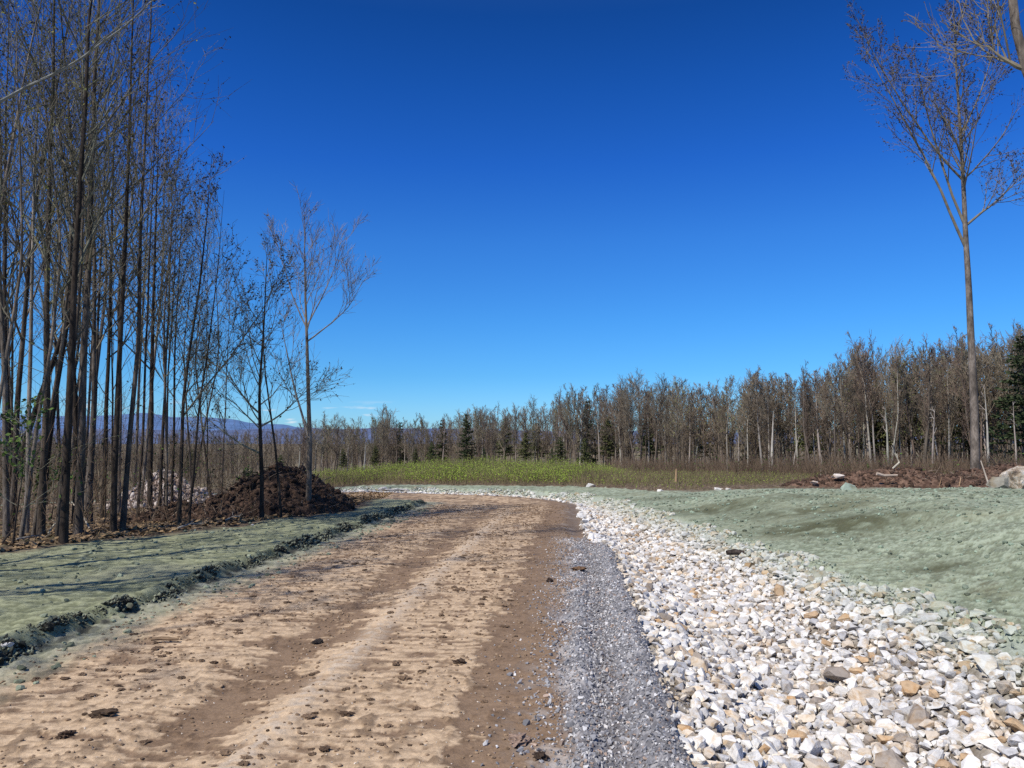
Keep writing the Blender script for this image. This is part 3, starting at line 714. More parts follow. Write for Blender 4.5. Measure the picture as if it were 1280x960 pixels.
px_tree(111, [(236, 654), (249, 502), (262, 440), (272, 350)], 4.5, 6.6, 'thin tree leaning right with a side limb, last before the gap by the mound', leaf=M_leaf_bud, lp=.65, bark=M_bark_dark, crown=.28, forks=((.36, .1, .55, .4),), n1=14)
px_tree(112, [(206, 650), (211, 500), (216, 400)], 4, 7.6, 'very thin tree between the leaning slim tree and the forked one', leaf=M_leaf_bud, lp=.6, bark=M_bark_dark, crown=.34)
px_tree(113, [(327, 650), (325, 560), (324, 491), (330, 400)], 5.5, 5.7, 'small tree with low spreading side branches in front of the dark mound', leaf=M_leaf_bud, lp=.35, bark=M_bark_dark, crown=.30, n1=20, n3=4, ang=.75, forks=((.28, PI, 1.15, .3), (.40, PI * .95, 1.0, .26), (.38, .2, 1.1, .26)), spread=.30, up=.08)
px_tree(114, [(352, 648), (345, 560), (333, 465)], 3.5, 5.0, 'thin sapling leaning left between the two trees at the mound', leaf=M_leaf_bud, lp=.3, bark=M_bark_dark, crown=.4, n1=10, n2=5, n3=3)
px_tree(115, [(385, 642), (388, 540), (385, 430), (382, 360)], 7, 6.75, 'solitary tree with a pale wide bare crown beside the dark mound', leaf=M_leaf_bud, lp=.05, bark=M_bark_mid, twig=M_twig_pale, crown=.60, n1=12, n2=7, n3=5, ang=.5, spread=.27, forks=((.24, PI * .9, .42, .42), (.62, PI, .45, .36), (.63, .1, .55, .34), (.60, .0, 1.0, .28)), up=.13)
px_tree(116, [(4, 650), (28, 560), (56, 472), (76, 420)], 9, 8.5, 'dark tree leaning steeply to the right at the far left of the wood', leaf=M_leaf_bud, lp=.4, bark=M_bark_dark, crown=.45)
px_tree(117, [(33, 668), (36, 520), (41, 360)], 6, 11.0, 'thin pale grey trunk near the left end of the wood', leaf=M_leaf_olive, lp=.5, bark=M_bark_pale)
px_tree(118, [(15, 662), (12, 520), (8, 360)], 7, 11.5, 'dark trunk behind the leaning tree at the left end of the wood', leaf=M_leaf_spring, lp=.5, bark=M_bark_dark, low=6)
px_tree(119, [(112, 652), (118, 520), (124, 400)], 6, 11.3, 'slender tree between the thickest trunk and the close pair', leaf=M_leaf_spring, lp=.5)
px_tree(120, [(-60, 720), (-62, 500), (-66, 200), (-60, 0)], 14, 11.0, 'tree past the left edge of the picture whose long pale limbs reach in overhead', leaf=M_leaf_yellow, lp=.25, bark=M_bark, twig=M_twig_pale, crown=.45, forks=((.50, .1, .95, .34), (.58, .25, .8, .36), (.70, -.1, .7, .34), (.78, .2, .6, .3)), n1=12, n2=6, n3=4)
px_tree(121, [(172, 655), (177, 520), (183, 400)], 5, 9.6, 'slim tree between the close pair and the wavy dark trunk', leaf=M_leaf_bud, lp=.55, bark=M_bark_dark)
# the rest of the wood behind them
gl = np.random.default_rng(55)
lm_t = []
for k in range(9):
    H = gl.uniform(8.5, 11.5); bend = gl.normal(0, .04, 3)
    path = [(0, 0, 0), (bend[0] * H, bend[1] * H * .5, H * .5), ((bend[0] + bend[2]) * H, 0, H)]
    tb, cb = tree_meshes(300 + k, path, gl.uniform(.028, .058), crown=gl.uniform(.2, .38), n1=15, n2=6, n3=4, leaf=True, lp=.4, low=5 if k % 2 else 0, sides=7, spread=.22)
    lm_t.append((tb.mesh('trunk', [M_bark_dark, M_bark, M_bark_mid][(k * 2) % 3], True), cb.mesh('crown', [M_twig_red if k % 3 == 2 else M_twig, [M_leaf_olive, M_leaf_bud, M_leaf_spring][k % 3]]), H))
cnt = 0; spots = []
while cnt < 52:
    y = gl.uniform(10.8, 31); pxx = gl.uniform(-190, 300) if gl.random() < .85 else gl.uniform(-190, 90); x = (pxx - 640) / FPX * y
    if x > float(verge_left(y)) - (.5 if y < 15 else 1.5) or any((x - a) ** 2 + (y - b) ** 2 < .25 for a, b in spots): continue
    spots.append((x, y)); tm, cm, H = lm_t[cnt % 9]
    top = np.interp(pxx, [-190, 60, 150, 200, 240, 300], [-150, -80, 20, 120, 215, 345]) + gl.uniform(-30, 60)
    h = (CAM_H + (550 - top) / FPX * y) - gz(x, y); h = min(max(h, 4.5), 14.5); s = h / H
    place_tree('bare_tree', (x, y, gz(x, y) - .05), tm, cm, 'slim bare tree standing among many others inside the left wood', 'tree', 'slim trees filling the left wood', gl.uniform(0, 6.28), (s * .95, s * .95, s)); cnt += 1

ge = np.random.default_rng(63); k_ = 0
while k_ < 17:
    y = ge.uniform(-5, 10.6); x = -7.9 - 5.5 * ge.random() - .25 * max(0, 4 - y)
    if x > -.69 * y - .6: continue
    tm, cm, H = lm_t[k_ % 9]; s_ = ge.uniform(8.5, 12) / H; w_ = s_ * ge.uniform(1.3, 2.0)
    place_tree('bare_tree', (x, y, gz(x, y) - .05), tm, cm, 'slim bare tree standing among many others inside the left wood', 'tree', 'slim trees filling the left wood', k_ * 1.3, (w_, w_, s_)); k_ += 1
# the tall tree on the right bank and the one leaning in beyond it
px_tree(150, [(1220, 606), (1219, 520), (1214, 400), (1210, 290), (1206, 200), (1198, 90), (1192, 0)], 10.5, 18.5, 'tall solitary tree with long bare trunk on the green bank beside the boulder', leaf=M_leaf_bud, lp=.9, ls=.085, per=4, bark=M_bark_mid, twig=M_twig_red, crown=.58, n1=26, n2=8, n3=4, spread=.17, ang=.72,
        forks=((.50, PI, .42, .48), (.555, PI * .97, .36, .38), (.56, .1, .95, .18), (.62, PI, .80, .40), (.72, .2, .6, .28)), up=.09, sides=12, tr=.006)
px_tree(151, [(1420, 640), (1390, 420), (1330, 200), (1282, 90), (1264, 30), (1260, -40)], 20, 13.5, 'tree leaning in over the right edge of the picture with thick pale limb', leaf=M_leaf_bud, lp=.5, ls=.04, bark=M_bark_mid, twig=M_twig, crown=.66, n1=16, n2=7, n3=5, spread=.2, forks=((.62, 2.7, .8, .10), (.5, 2.8, 1.1, .05)), tr=.005)

# ------------------------------------------------------------------ the far wood
far_protos = []; gf = np.random.default_rng(77)
for k in range(12):
    H = 10.0; b = gf.normal(0, .055, 3); path = [(0, 0, 0), (b[0] * H, 0, H * .5), ((b[0] + b[2]) * H, b[1] * H, H)]
    red = k % 4 == 1; ol = k % 4 == 2
    tb, cb = tree_meshes(500 + k, path, gf.uniform(.07, .13), crown=gf.uniform(.2, .42), n1=int(gf.integers(12, 24)), n2=7, n3=4, spread=gf.uniform(.16, .34), ang=gf.uniform(.35, .85), leaf=True if (ol or k % 3 == 0) else None, lp=.5 if ol else .25, ls=.13, per=1, sides=5, tr=.013)
    far_protos.append((tb.mesh('trunk', M_far_pale if k % 3 == 0 else M_far_bark, True), cb.mesh('crown', [M_far_twig_red if red else M_far_twig, M_far_leaf if ol else M_far_twig_red]), tb, cb))
OUT = [(-200, 545), (0, 545), (200, 548), (330, 545), (400, 537), (450, 538), (480, 530), (520, 536), (560, 532), (600, 518), (640, 527), (700, 503), (740, 502), (770, 496), (800, 490), (850, 492), (900, 494), (940, 486), (970, 478), (1000, 482), (1040, 474), (1070, 452), (1100, 443), (1125, 462), (1150, 448), (1180, 446), (1230, 440), (1280, 432), (1450, 415)]
FRONT = [(-200, 100), (380, 112), (560, 135), (700, 128), (800, 105), (900, 90), (1060, 72), (1280, 62), (1500, 55)]
def out_top(px): return np.interp(px, [p[0] for p in OUT], [p[1] for p in OUT]) - 4
def far_spot(px, fac, low=0):
    D = np.interp(px, [p[0] for p in FRONT], [p[1] for p in FRONT]) * fac; x = (px - 640) / FPX * D; z = gz(x, D)
    h = CAM_H + (550 - (out_top(px) + low)) / FPX * D - z
    return x, D, z, max(h, 3.5)
n_ind = 0
for i in range(262):
    px = 372 + (1330 - 372) * ((i + gf.random()) / 262); fac = 1 + .26 * gf.random() ** 1.5
    x, y, z, h = far_spot(px, fac, gf.gamma(1.2, 13) - 13); k = int(gf.integers(0, 12)); s = h / 10; w = s * gf.uniform(.75, 1.35)
    pale = k % 3 == 0; red = k % 4 == 1; ol = k % 4 == 2
    if red: lab, gp = 'far bare tree with russet twigs in the wood beyond the clearing', 'russet bare trees of the far wood'
    elif ol: lab, gp = 'far tree with first olive leaves in the wood beyond the clearing', 'olive leafing trees of the far wood'
    elif pale: lab, gp = 'far bare tree with pale trunk in the wood beyond the clearing', 'pale trunked trees of the far wood'
    else: lab, gp = 'far bare tree with brown grey trunk in the wood beyond the clearing', 'grey brown bare trees of the far wood'
    place_tree('bare_tree', (x, y, z - .1), far_protos[k][0], far_protos[k][1], lab, 'tree', gp, gf.uniform(0, 6.28), (w, w, s))
# the deep wood behind, one mass
mats = [M_far_bark, M_far_twig, M_far_twig_red, M_far_leaf]
small = []
for k in range(8):
    H = 10.0; b = gf.normal(0, .04, 3)
    tb, cb = tree_meshes(600 + k, [(0, 0, 0), (b[0] * H, 0, H * .5), (b[1] * H, b[2] * H, H)], gf.uniform(.07, .11), crown=.12, n1=15, n2=5, n3=4, spread=.22, ang=.55, leaf=True if k % 2 else None, lp=.35, ls=.15, per=1, sides=3, tr=.016)
    small.append((tb, cb, 3 if k == 3 or k == 5 else 2, 2 if k % 3 == 0 else 1))
mb = MB()
def stamp(mb, src, loc, s, w, rz, matmap):
    c_, s_ = math.cos(rz), math.sin(rz); Rz = np.array([[c_, -s_, 0], [s_, c_, 0], [0, 0, 1]])
    off = mb.n; v = np.concatenate(src.v); v = (v * np.array([w, w, s])) @ Rz.T + np.array(loc)
    q = np.concatenate(src.q); qm = np.concatenate(src.qm)
    mb.v.append(v); mb.n += len(v); mb.c.append(np.ones((len(v), 3)) * .5); mb.q.append(q + off); mb.qm.append(np.array([matmap[int(a)] for a in range(2)])[qm])
for i in range(900):
    px = gf.uniform(-150, 1420) if i < 640 else gf.uniform(-100, 620); fac = gf.uniform(1.05, 1.75); x, y, z, h = far_spot(px, fac, abs(gf.normal(0, 9)) - 3)
    tb, cb, lf, tw = small[int(gf.integers(0, 8))]; s = h / 10; w = max(s, .5) * gf.uniform(.8, 1.2); rz = gf.uniform(0, 6.28)
    stamp(mb, tb, (x, y, z - .1), s, w, rz, (0, 0)); stamp(mb, cb, (x, y, z - .1), s, w, rz, (tw, lf))
tag(mb.build('far_woods', mats), 'deep brown mass of bare woodland behind the front trees', 'woods', kind='stuff')

# conifers
def conifer(seed, H=8.0, w=.22, olive=False, gap=0):
    g = np.random.default_rng(seed); tb = MB(); P = np.array([[(0, 0, -.1), (0.02, 0, H * .5), (0, .03, H)]]); v, q = tubes(P, np.array([[.11, .07, .01]]), 6); tb.add(v, q=q)
    cb = MB(); nb = 150
    t = np.sort(g.uniform(.10 + gap, 1, nb)); az = g.uniform(0, 2 * PI, nb); L = w * H * (1.04 - t) ** .8 * g.uniform(.45, 1.2, nb) + .08
    s = np.stack([0 * t, 0 * t, t * H], 1); d = np.stack([np.cos(az), np.sin(az), .25 - .45 * (1 - t)], 1)
    P1 = grow(g, s, d, L, 5, .05, .03); v, q = tubes(P1, taper(np.full(nb, .018), 5, .3), 3); cb.add(v, q=q, mat=0)
    for i in range(nb):
        k = int(10 + 22 * L[i]); f = g.random(k) ** .7 * 4; a = np.clip(f.astype(int), 0, 3); w_ = (f - a)[:, None]; c = P1[i, a] * (1 - w_) + P1[i, a + 1] * w_
        dv = g.normal(0, 1, (k, 3)) * np.array([1, 1, .45]) + (P1[i, -1] - P1[i, 0]) / L[i] * .8; dv /= np.linalg.norm(dv, axis=1, keepdims=True); b = np.cross(dv, g.normal(0, 1, (k, 3))); b /= np.linalg.norm(b, axis=1, keepdims=True)
        sz = (.16 + .12 * g.random(k))[:, None] * (.6 + .5 * min(1, L[i])); V = np.stack([c, c + dv * sz * .5 + b * sz * .22, c + dv * sz * 1.2, c + dv * sz * .5 - b * sz * .22], 1)
        cb.add(V.reshape(-1, 3), q=np.arange(k * 4).reshape(-1, 4), mat=1)
    return tb.mesh('trunk', M_bark_dark), cb.mesh('crown', [M_twig, M_needle_olive if olive else M_needle])
cons = [conifer(1), conifer(2, w=.17), conifer(3, w=.3, olive=True, gap=.2), conifer(4, w=.26)]
for (px, top, fac, k, lab) in (*[(px_c, ty_c, f_c, k_c, 'olive green pine mixed among the bare trees of the far wood') for (px_c, ty_c, f_c, k_c) in ((540, 552, 1.0, 2), (672, 528, 1.1, 2), (700, 545, .97, 2), (760, 520, 1.08, 2), (812, 512, 1.12, 2), (880, 520, 1.1, 2), (470, 556, 1.0, 2), (520, 560, .97, 2), (1010, 500, 1.12, 2), (1210, 470, 1.12, 2), (430, 560, .98, 2), (690, 560, .95, 3))], (583, 517, .97, 0, 'tall dark spruce rising highest in the middle of the far wood'), (553, 524, 1.1, 1, 'narrow dark spruce top left of the tall dark spruce'), (501, 527, 1.2, 1, 'small dark conifer tip above the low brown wood'),
                          (735, 500, 1.1, 1, 'dark conifer tip showing among bare crowns near the middle rise'), (632, 523, 1.05, 2, 'olive pine with ragged crown right of the tall dark spruce'), (657, 540, .98, 2, 'low olive pine in the middle of the far wood'),
                          (730, 547, .95, 2, 'short olive conifer at the foot of the middle rise'), (605, 560, .95, 3, 'low bushy conifer at the foot of the tall dark spruce'), (1283, 418, 1.0, 3, 'large dark pine at the right edge above the boulder'),
                          (940, 508, 1.25, 0, 'dark conifer hidden behind the bare trees right of centre'), (1090, 480, 1.15, 2, 'olive pine behind the tallest bare trees on the right'), (1135, 470, 1.2, 2, 'pale olive pine left of the tall solitary trunk'),
                          (352, 567, .75, 2, 'bushy pine just behind the top of the dark mound'), (240, 560, .75, 2, 'yellow green pine behind the pale rubble heap'), (60, 575, .4, 2, 'bushy pine inside the left wood behind the grey trunks'), (120, 590, .45, 2, 'low pine inside the left wood behind the close pair')):
    x, y, z, _ = far_spot(px, fac); h = CAM_H + (550 - top) / FPX * y - z; s = max(h, 1.5) / 8.0
    place_tree('conifer_tree', (x, y, z - .1), cons[k][0], cons[k][1], lab, 'conifer', 'olive pines of the far wood' if lab.startswith('olive green pine mixed') else None, gf.uniform(0, 6), (s, s, s))
# dead pale snags in front of the far wood
for i, (px, by, ty, lean, w, lab) in enumerate(((964, 592, 512, 3, 6, 'pale broken snag standing out in the wood right of centre'), (1026, 590, 568, 1, 4, 'short pale stump in the wood left of the soil berm'), (990, 590, 542, 9, 3, 'thin pale snag leaning right beside the broken snag'), (1110, 585, 505, -4, 5, 'pale tall trunk with a dead hanging limb behind the soil berm'),
                                           (1165, 590, 505, 4, 4, 'white crooked trunk left of the tall solitary tree'), (1235, 585, 480, -5, 5, 'white birch like trunk right of the tall solitary tree'), (455, 597, 552, 2, 4, 'white dead trunk at the left end of the far wood'), (578, 597, 572, 0, 4, 'short white stump in the middle of the yellow green brush'),
                                           (1270, 590, 500, -4, 4, 'pale leaning trunk above the boulder at the right'))):
    D = float(np.interp(px, [p[0] for p in FRONT], [p[1] for p in FRONT])) * .93; b = at(px, by, D); zb = gz(b[0], D); t = at(px + lean, ty, D); H = t[2] - zb; r = w * D / FPX / 2 * .8
    tb, cb = tree_meshes(700 + i, [(0, 0, 0), ((t[0] - b[0]) * .3 + .05, 0, H * .5), (t[0] - b[0], 0, H)], r, crown=.6, n1=4, n2=2, n3=2, spread=.15, sides=7, tr=.015)
    place_tree('dead_tree', (b[0], D, zb - .1), tb.mesh('trunk', M_far_pale, True), cb.mesh('crown', [M_far_pale, M_far_pale]), lab, 'dead tree')

# ------------------------------------------------------------------ brush and undergrowth
def stems(mb, x, y, h, r, g, lean=.12, m=0):
    n = len(x); z = base_h(x, y); Sx = np.stack([x, y, z - .05], 1); d = np.stack([g.normal(0, lean, n), g.normal(0, lean, n), np.ones(n)], 1)
    P = grow(g, Sx, d, h, 4, .07, .05); v, q = tubes(P, taper(r, 4, .3), 3); mb.add(v, q=q, mat=m); return P
gb = np.random.default_rng(31); mb = MB(); n_ = 15500
pxs = np.where(gb.random(n_) < .74, 385 + 395 * gb.random(n_), 740 + 280 * gb.random(n_)) + gb.normal(0, 14, n_); ys = 24.3 + 32 * gb.random(n_) ** 1.15; xs = (pxs - 640) / FPX * ys; u_, s_ = road_uv(xs, ys); kk = (u_ > edge_rip_r(s_) + 2.3 + .8 * gb.random(n_)) & (ys > np.where(pxs > 745, 24.0 + np.maximum(0, pxs - 850) * .05, 0)) & (ys < 62); xs, ys, pxs = xs[kk], ys[kk], pxs[kk]
dens = np.interp(pxs, [385, 450, 560, 690, 750, 800, 1000], [.50, .52, .66, .64, .46, .30, .24]); hh = dens * gb.uniform(.75, 1.45, len(xs)) * (.8 + .3 * fbm(xs * .3, ys * .3, 2, 99))
hh = np.maximum(hh, .3) * np.interp(ys, [25, 30, 40, 56], [.6, .85, 1.15, 1.7])
P = stems(mb, xs, ys, hh, np.full(len(xs), .008), gb, .07)
s, d, t, r, par = spawn(gb, P, np.full(P.shape[:2], .006), 4, .3, 1, .4, .15, 1, .7); P2 = grow(gb, s, d, hh[par] * .35, 3, .1, .1); v, q = tubes(P2, taper(np.full(len(P2), .005), 3, .4), 3); mb.add(v, q=q, mat=0)
gre = np.clip(np.interp(pxs, [385, 480, 560, 680, 740, 790, 1000], [.2, .45, .95, .85, .25, -.25, -.4]) + .5 * fbm(xs * .25, ys * .25, 3, 98) + np.interp(ys, [26, 33, 42], [-.55, -.1, .4]), 0, 1)
for lo, hi in ((0, .35), (.35, .65), (.65, 1.01)):
    sel = (gre[par] >= lo) & (gre[par] < hi); leaves(gb, mb, P2[sel], 6, .042, 1, (.06, .5, .75)[0 if hi < .4 else 1 if hi < .7 else 2])
tag(mb.build('brush', [M_brush_stem, M_brush_leaf]), 'yellow green sapling brush growing thick behind the bend of the road', 'brush', kind='stuff')
mb = MB(); n_ = 4200
pxs = gb.uniform(760, 1400, n_); ys = np.interp(pxs, [p[0] for p in FRONT], [p[1] for p in FRONT]) * gb.uniform(.62, 1.05, n_); xs = (pxs - 640) / FPX * ys
P = stems(mb, xs, ys, gb.uniform(.4, 1.7, n_), np.full(n_, .012), gb, .15)
s, d, t, r, par = spawn(gb, P, np.full(P.shape[:2], .012), 4, .25, 1, .5, .2, 1, .7); P2 = grow(gb, s, d, gb.uniform(.3, 1.0, len(s)), 3, .1, .08); v, q = tubes(P2, taper(np.full(len(P2), .011), 3, .4), 3); mb.add(v, q=q, mat=0)
leaves(gb, mb, P2, 1, .14, 1, .10)
# left wood understorey
n_ = 1500; ys = gb.uniform(11, 38, n_); pxs = gb.uniform(-190, 330, n_); xs = (pxs - 640) / FPX * ys; kk = xs < verge_left(ys) - .35 - 1.2 * (ys > 16); xs, ys = xs[kk], ys[kk]
hh = gb.gamma(2.0, .6, len(xs)) + .3
P = stems(mb, xs, ys, np.minimum(hh, 4.5), .004 + .003 * gb.random(len(xs)), gb, .22)
s, d, t, r, par = spawn(gb, P, np.full(P.shape[:2], .005), 4, .25, 1, .6, .2, 1, .7); P2 = grow(gb, s, d, hh[par] * .3, 3, .12, .05); v, q = tubes(P2, taper(np.full(len(P2), .0035), 3, .4), 3); mb.add(v, q=q, mat=0)
leaves(gb, mb, P2, 2, .055, 1, .22)
leaves(gb, mb, P2, 2, .05, 2, .25)
# dry leaves on the wood floor
n_ = 9000; ys = gb.uniform(8, 26, n_); xs = verge_left(ys) - .05 - 7 * gb.random(n_) ** 1.6; zz = top_z(xs, ys) + .015; c = np.stack([xs, ys, zz], 1)
a = gb.normal(0, 1, c.shape) * np.array([1, 1, .35]); a /= np.linalg.norm(a, axis=1, keepdims=True); b = np.cross(a, gb.normal(0, .5, c.shape) + np.array([0, 0, 1])); b /= np.linalg.norm(b, axis=1, keepdims=True); sz = gb.uniform(.03, .075, n_)[:, None]
mb.add(np.stack([c - a * sz, c + b * sz * .6, c + a * sz, c - b * sz * .6], 1).reshape(-1, 3), q=np.arange(n_ * 4).reshape(-1, 4), mat=3)
M_dry = plain('dry_leaf', (.26, .17, .10), .6, 8)
tag(mb.build('undergrowth', [M_under, M_leaf_green, M_leaf_bud, M_dry]), 'brown leafless undergrowth and dry leaves beneath the trees', 'undergrowth', kind='stuff')
# leafy saplings at the left end
def sapling(seed, H):
    g = np.random.default_rng(seed); tb, cb = tree_meshes(seed, [(0, 0, 0), (.05 * H, 0, .5 * H), (.02, .03, H)], .016, crown=.2, n1=12, n2=4, n3=3, spread=.35, ang=.9, leaf=True, lp=.9, ls=.075, per=2, sides=5, tr=.003, up=.03)
    return tb.mesh('trunk', M_bark_dark, True), cb.mesh('crown', [M_twig, M_leaf_green])
for i, (px, py, H, lab) in enumerate(((8, 664, 1.9, 'green leafed sapling at the very left of the wood'), (44, 655, 1.6, 'green leafed sapling behind the grey trunk with knot holes'), (-20, 690, 2.1, 'green leafed sapling past the left edge of the picture'), (300, 640, .9, 'low leafy shoot at the left foot of the dark mound'))):
    p = hit(px, py); tm, cm = sapling(900 + i, H); place_tree('leafy_sapling', (p[0], p[1] + .6, gz(p[0], p[1] + .6)), tm, cm, lab, 'sapling')

# ------------------------------------------------------------------ mounds
def mound(name, cx, cy, rx, ry, h, seed, cA, cB, mat, label, cat, bits=None, rough=1.0, pk=1.35):
    g = np.random.default_rng(seed); n = 200; a = np.linspace(-1.25, 1.25, n); A, B = np.meshgrid(a, a, indexing='ij'); x = cx + A * rx; y = cy + B * ry
    r = np.hypot(A, B) + .10 * fbm(A * 1.7 + seed, B * 1.7, 3, seed % 7); f = np.clip(1 - r, 0, 1) ** pk * 1.12
    f = f * sm(1 - r, -.02, .12)
    z = base_h(x, y) + h * f + rough * (.16 * fbm(x * 2.2, y * 2.2, 4, seed % 11, .6) + .05 * fbm(x * 9, y * 9, 3, 2, .6)) * sm(1 - r, 0, .3) * min(1, h) - .10 * (1 - sm(1 - r, 0, .1))
    c = mix(cA, cB, sm(fbm(x * 6, y * 6, 4, seed % 5, .7), -.4, .5)); I = np.arange(n * n).reshape(n, n)
    Q = np.stack([I[:-1, :-1], I[1:, :-1], I[1:, 1:], I[:-1, 1:]], -1)
    keepq = (r[:-1, :-1] < 1.06)
    mb = MB(); mb.add(np.stack([x, y, z], -1), q=Q[keepq], col=c.reshape(-1, 3))
    if bits: bits(mb, g, x, y, z, r)
    return tag(mb.build(name, mat, True), label, cat)
def bits_soil(mb, g, x, y, z, r):
    ok = np.argwhere(r < .99); k = 1700; ix = ok[g.integers(0, len(ok), k)]; pos = np.stack([x[ix[:, 0], ix[:, 1]], y[ix[:, 0], ix[:, 1]], z[ix[:, 0], ix[:, 1]]], 1)
    rr = .02 + .06 * g.random(k) ** 2.5; scatter(mb, [lump(1, .8, q) for q in range(8)], pos, np.stack([rr * 1.3, rr, rr * .8], 1), g, mix((.036, .023, .016), (.115, .070, .047), g.random(k)))
    k = 420; ix = ok[g.integers(0, len(ok), k)]; s = np.stack([x[ix[:, 0], ix[:, 1]], y[ix[:, 0], ix[:, 1]], z[ix[:, 0], ix[:, 1]] - .02], 1)
    P = grow(g, s, g.normal(0, 1, (k, 3)) * np.array([1, 1, .3]) + np.array([0, -.1, .35]), g.uniform(.1, .45, k), 4, .2, -.05); v, q = tubes(P, taper(g.uniform(.005, .016, k), 4, .5), 4)
    mb.add(v, q=q, col=np.repeat(mix((.09, .06, .04), (.34, .26, .19), g.random(k) ** 2), 16, axis=0))
M_mulch = tint_mat('root_mulch', 30, .5, 1.5, 40, .025, 1)
m1 = hit(352, 648)
mound('soil_mound', -5.5, 18.1, 1.92, 1.6, .96, 17, (.033, .021, .015), (.085, .053, .037), M_mulch, 'dark brown mound of soil and root mulch behind the three small trees', 'soil mound', bits_soil, pk=.82)
def bits_low(mb, g, x, y, z, r):
    bits_soil(mb, g, x, y, z, r)
mound('soil_mound', -7.0, 16.2, 1.5, .75, .34, 23, (.07, .045, .03), (.19, .13, .09), M_mulch, 'low skirt of brown soil and roots left of the dark mound', 'soil mound', bits_low)
def bits_rub(mb, g, x, y, z, r):
    ok = np.argwhere(r < .97); k = 1500; ix = ok[g.integers(0, len(ok), k)]; pos = np.stack([x[ix[:, 0], ix[:, 1]], y[ix[:, 0], ix[:, 1]], z[ix[:, 0], ix[:, 1]]], 1)
    rr = .03 + .12 * g.random(k) ** 2.2; scatter(mb, protos, pos, np.stack([rr, rr, rr], 1), g, mix((.30, .22, .18), (.66, .58, .52), g.random(k)))
p = hit(205, 646)
mound('rubble_heap', -10.6, 23.6, 2.0, 1.5, .95, 29, (.26, .18, .14), (.40, .31, .26), M_mulch, 'pale pinkish heap of stone rubble seen between the left trunks', 'rubble heap', bits_rub)
# brown soil berms on the right behind the bank
b0 = at(1110, 592, 25.5)
mound('soil_berm', 13.2, 26.2, 4.4, 1.5, .62, 37, (.085, .048, .032), (.20, .125, .085), M_mulch, 'long low berm of reddish brown soil behind the green bank', 'soil berm', bits_soil, pk=.8)
mound('soil_berm', 17.6, 27.5, 3.6, 1.6, .85, 41, (.075, .043, .03), (.18, .115, .08), M_mulch, 'brown soil berm right of the tall solitary tree behind the boulder', 'soil berm', bits_soil, pk=.8)

# ------------------------------------------------------------------ single rocks
def rock_mesh(seed, sub=3, amp=.35, box=.5):
    g = random.Random(seed); v, t = hull(16, (1, .8, .7), g, box)
    bm = bmesh.new(); vs = [bm.verts.new(p) for p in v]
    for f in t: bm.faces.new([vs[i] for i in f])
    bmesh.ops.subdivide_edges(bm, edges=bm.edges[:], cuts=4, use_grid_fill=True)
    bmesh.ops.triangulate(bm, faces=bm.faces[:]); bm.verts.index_update()
    v = np.array([x.co[:] for x in bm.verts]); t = np.array([[x.index for x in f.verts] for f in bm.faces]); bm.free()
    return v * (1 + .10 * fbm(v[:, 0] * 2.5 + v[:, 2] * 2, v[:, 1] * 2.5 + seed + v[:, 2], 4, seed % 7, .6))[:, None], t
def rock(px, py, D, size, col, label, seed, name='rock', lift=.3, rz=0, tilt=0, green=0, cat='rock'):
    p = at(px, py, D); v, t = rock_mesh(seed); z = float(top_z(p[0], D)) if D < 55 else gz(p[0], D); mb = MB(); mb.add(v, t=t)
    o = mb.build(name, M_stone); o.location = (p[0], D, z + size[2] * lift); o.scale = size; o.rotation_euler = (tilt, 0, rz); o.color = (*col, 1); return tag(o, label, cat)
W = (.72, .69, .64)
rock(738, 609, 27.4, (.20, .17, .13), W, 'rounded white rock on the green strip beyond the road bend', 3)
rock(825, 604, 24.0, (.14, .12, .08), W, 'small white rock on the crest of the bank left of the paired rocks', 4)
rock(898, 602, 24.0, (.17, .14, .10), W, 'left rock of the pale pair on the crest of the bank', 6)
rock(910, 602, 24.0, (.11, .10, .08), (.6, .57, .52), 'smaller right rock of the pale pair on the crest of the bank', 7)
rock(1047, 592, 25.4, (.24, .18, .14), (.66, .58, .5), 'pale tan rock on top of the reddish soil berm', 8, lift=2.9)
rock(1018, 594, 25.3, (.15, .12, .10), (.6, .52, .44), 'small pale rock at the left end of the soil berm', 9, lift=1.4)
rock(1062, 613, 20.2, (.27, .24, .26), (.33, .39, .31), 'green sprayed boulder half buried on the bank', 10, lift=.35)
rock(495, 617, 27.6, (.50, .34, .10), (.62, .58, .52), 'flat grey stone slab beyond the bend left of the road', 12, 'stone_slab', .9)
rock(478, 618, 27.8, (.22, .18, .16), (.68, .63, .56), 'pale rock against the left end of the flat slab', 13, lift=.5)
rock(452, 620, 26.5, (.13, .11, .08), W, 'small pale rock near the foot of the dark mound', 15, lift=.5)
rock(315, 657, 14.6, (.045, .04, .03), W, 'small white stone at the wood edge below the dark mound', 18, lift=.5)
rock(8, 815, 5.75, (.055, .045, .035), W, 'white stone at the foot of the soil ridge on the left', 19, lift=.5)
